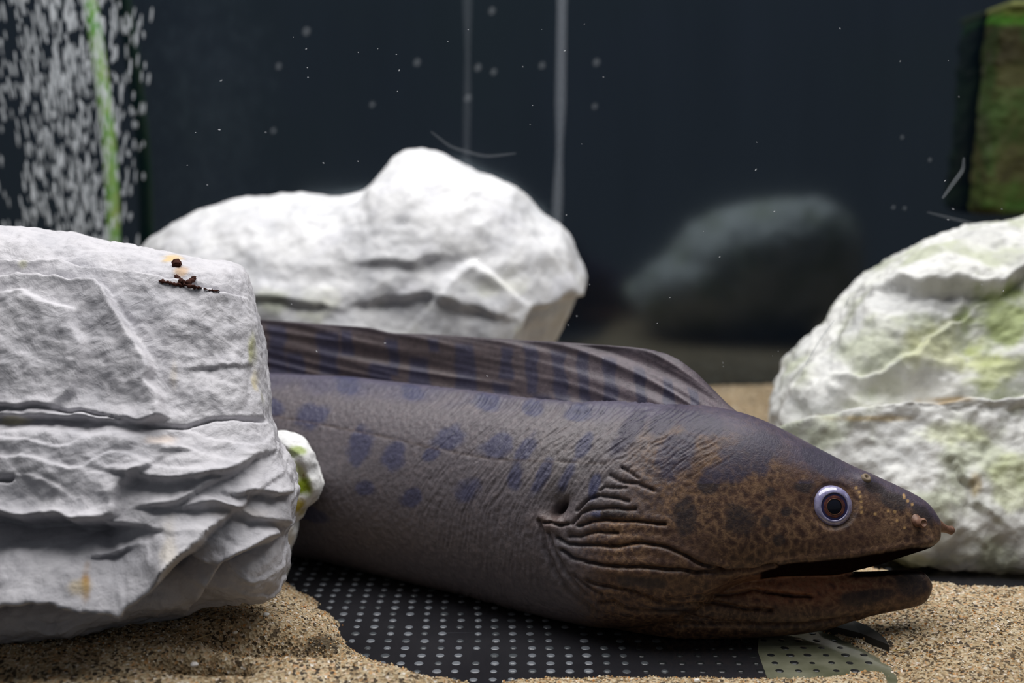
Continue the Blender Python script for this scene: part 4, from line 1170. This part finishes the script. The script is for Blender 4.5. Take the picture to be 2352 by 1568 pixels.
def pebble(x, y, r, col, label, seed):
    p = PZ(x, y, 0.02)
    for _ in range(6):
        z = float(sand_h(np.array([p[0]]), np.array([p[1]]))[0]); p = PZ(x, y, max(z, 0) + r * 0.5)
    th = np.linspace(0, 2 * np.pi, 16, endpoint=False); ph = np.linspace(0.02, np.pi - 0.02, 10)
    Vp = np.array([[(math.sin(a) * math.cos(b), 0.8 * math.sin(a) * math.sin(b), 0.65 * math.cos(a)) for b in th] for a in ph]).reshape(-1, 3)
    Vp = Vp * (1 + 0.22 * fbm(Vp, 1.3, 3, 700 + seed))[:, None]
    me = mesh_np('pebble', Vp * r, grid_faces(10, 16, wrap_v=True))
    o = obj('pebble', me, mat_plain('pebble_%d' % seed, col, 0.6)); o.location = p
    tag(o, label, 'pebble', 'white pebbles on the sand')
pebble(446, 1526, 0.0020, srgb(240, 236, 232), 'bright white pebble on the sand below the layered rock', 1)
pebble(611, 1411, 0.0018, srgb(236, 234, 230), 'white pebble tucked against the right foot of the layered rock', 2)
pebble(1601, 1563, 0.0016, srgb(240, 236, 228), 'white pebble on the thin sand strip at the bottom edge', 3)
pebble(540, 1452, 0.0013, srgb(232, 226, 214), 'tiny pale pebble on the mound right of the thin straw', 4)

def straw(pts, r, label, col, zoff=0.001):
    P = []
    for x, y in pts:
        p = PZ(x, y, 0.02)
        for _ in range(6):
            z = float(sand_h(np.array([p[0]]), np.array([p[1]]))[0]); p = PZ(x, y, max(z, 0) + zoff)
        P.append(p)
    Vs, Fs = tube(np.array(P), r, 6)
    tag(obj('straw', py_mesh('straw', Vs, Fs), mat_plain('straw', col, 0.6)), label, 'straw')
straw([(446, 1469), (460, 1464), (474, 1459), (486, 1456)], 0.00035, 'thin pale straw lying on the sand mound by the layered rock', srgb(214, 190, 140))
straw([(2052, 1494), (2066, 1492), (2080, 1489)], 0.0003, 'thin pale straw on the sand right of the dark slate strip', srgb(206, 182, 120))

# dark strip standing out of the sand below the chin
def strip():
    mid = [(1880, 1430), (1925, 1437), (1965, 1447), (2000, 1461), (2024, 1474), (2038, 1484)]
    V = []
    for k, (x, y) in enumerate(mid):
        p = PZ(x, y, 0.006); z = max(float(sand_h(p[:1], p[1:2])[0]), 0.0)
        p = PZ(x, y, z + 0.002); hw = np.interp(k, [0, 3, 5], [0.0075, 0.0085, 0.0030])
        for dy, dz in ((-hw, -0.004), (-hw, 0.0018), (hw, 0.0030), (hw, -0.004)):
            V.append(p + np.array([0, dy, dz]))
    n = len(mid); F = []
    for i in range(n - 1):
        for k in range(4):
            F.append([i * 4 + k, (i + 1) * 4 + k, (i + 1) * 4 + (k + 1) % 4, i * 4 + (k + 1) % 4])
    F += [[0, 1, 2, 3], [n * 4 - 1, n * 4 - 2, n * 4 - 3, n * 4 - 4]]
    o = obj('slate_strip', py_mesh('slate_strip', V, F, False), mat_plain('slate', srgb(44, 42, 40), 0.6, 0.3))
    tag(o, 'dark curved slate strip half buried in sand below the eel\'s chin', 'slate')
strip()

# added pale sheet painting a bright reflection into the floor under the chin
def reflection_sheet():
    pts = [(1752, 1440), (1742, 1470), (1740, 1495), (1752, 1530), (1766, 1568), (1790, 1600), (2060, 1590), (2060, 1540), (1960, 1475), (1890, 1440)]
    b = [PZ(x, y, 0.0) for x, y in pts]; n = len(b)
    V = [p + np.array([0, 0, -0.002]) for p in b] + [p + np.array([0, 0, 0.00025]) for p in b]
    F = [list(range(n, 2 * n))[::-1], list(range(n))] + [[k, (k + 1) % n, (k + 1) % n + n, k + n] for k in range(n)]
    t = NT('painted_reflection'); c = t.ramp(t.noise(30, 4).outputs[0], [(0.35, srgb(84, 86, 66)), (0.65, srgb(128, 128, 110))])
    o = obj('floor_reflection', py_mesh('floor_reflection', V, F, False), t.done(c, 0.12, spec=0.5, IOR=1.6), fl)
    o['label'] = 'pale greenish sheet painted as a reflection in the floor under the chin'
reflection_sheet()

# flecks adrift, and added threads standing in for scratches on the front glass
M_fleck = mat_haze('white_fleck', (0.85, 0.87, 0.9), 0.30)
fV, fF = [], []
octa = np.array([[1, 0, 0], [0, 1, 0], [-1, 0, 0], [0, -1, 0], [0, 0, 1], [0, 0, -1]], float)
of = [[0, 1, 4], [1, 2, 4], [2, 3, 4], [3, 0, 4], [1, 0, 5], [2, 1, 5], [3, 2, 5], [0, 3, 5]]
for k in range(70):
    x, y = random.uniform(380, 2340), random.uniform(5, 880)
    d = random.uniform(0.56, 0.70); s = random.uniform(0.0002, 0.00042)
    a = random.uniform(-1, 1)
    P = octa * np.array([s * random.uniform(1, 2.4), s, s]); P = np.stack([P[:, 0] * math.cos(a) - P[:, 2] * math.sin(a), P[:, 1], P[:, 0] * math.sin(a) + P[:, 2] * math.cos(a)], -1)
    fF += [[i + 6 * k for i in f] for f in of]; fV.append(P + PX(x, y, d))
tag(obj('floating_flecks', py_mesh('floating_flecks', np.vstack(fV), fF, False), M_fleck), 'tiny white flecks suspended all through the water', 'flecks', kind='stuff')
def thread(pts, r, d, fac, label, seed):
    pts = np.array(pts, float); s = np.linspace(0, len(pts) - 1, 24)
    P = PX(np.interp(s, np.arange(len(pts)), pts[:, 0]), np.interp(s, np.arange(len(pts)), pts[:, 1]), d)
    for _ in range(3): P[1:-1] = .25 * P[:-2] + .5 * P[1:-1] + .25 * P[2:]
    rad = r * np.sin(np.linspace(0.25, 2.9, 24)) ** 0.6
    Vt, Ft = tube(P, rad, 8)
    tag(obj('scratch_thread', py_mesh('scratch_thread', Vt, Ft), mat_haze('scratch_thread_%d' % seed, (0.7, 0.76, 0.82), fac)), label, 'thread', 'pale threads standing in for front-glass scratches')
thread([(1850, 838), (1880, 785), (1916, 735)], 0.0007, 0.66, 0.13, 'slanting pale thread added for a front-glass scratch over the left shoulder of the rounded rock', 11)
thread([(1940, 708), (1950, 682)], 0.0007, 0.66, 0.12, 'short pale thread added for a front-glass scratch just above the slanting one', 12)
thread([(2165, 455), (2190, 420), (2212, 390), (2214, 362)], 0.0013, 0.72, 0.08, 'curled pale thread added for a front-glass scratch left of the algae covered box', 13)
thread([(990, 302), (1035, 338), (1115, 360), (1185, 352)], 0.0011, 0.80, 0.045, 'long faint curved thread added for a front-glass scratch above the peak of the wide rock', 14)
thread([(2130, 487), (2200, 505), (2280, 522)], 0.0010, 0.75, 0.05, 'faint straight thread added for a front-glass scratch over the top of the rounded rock', 15)
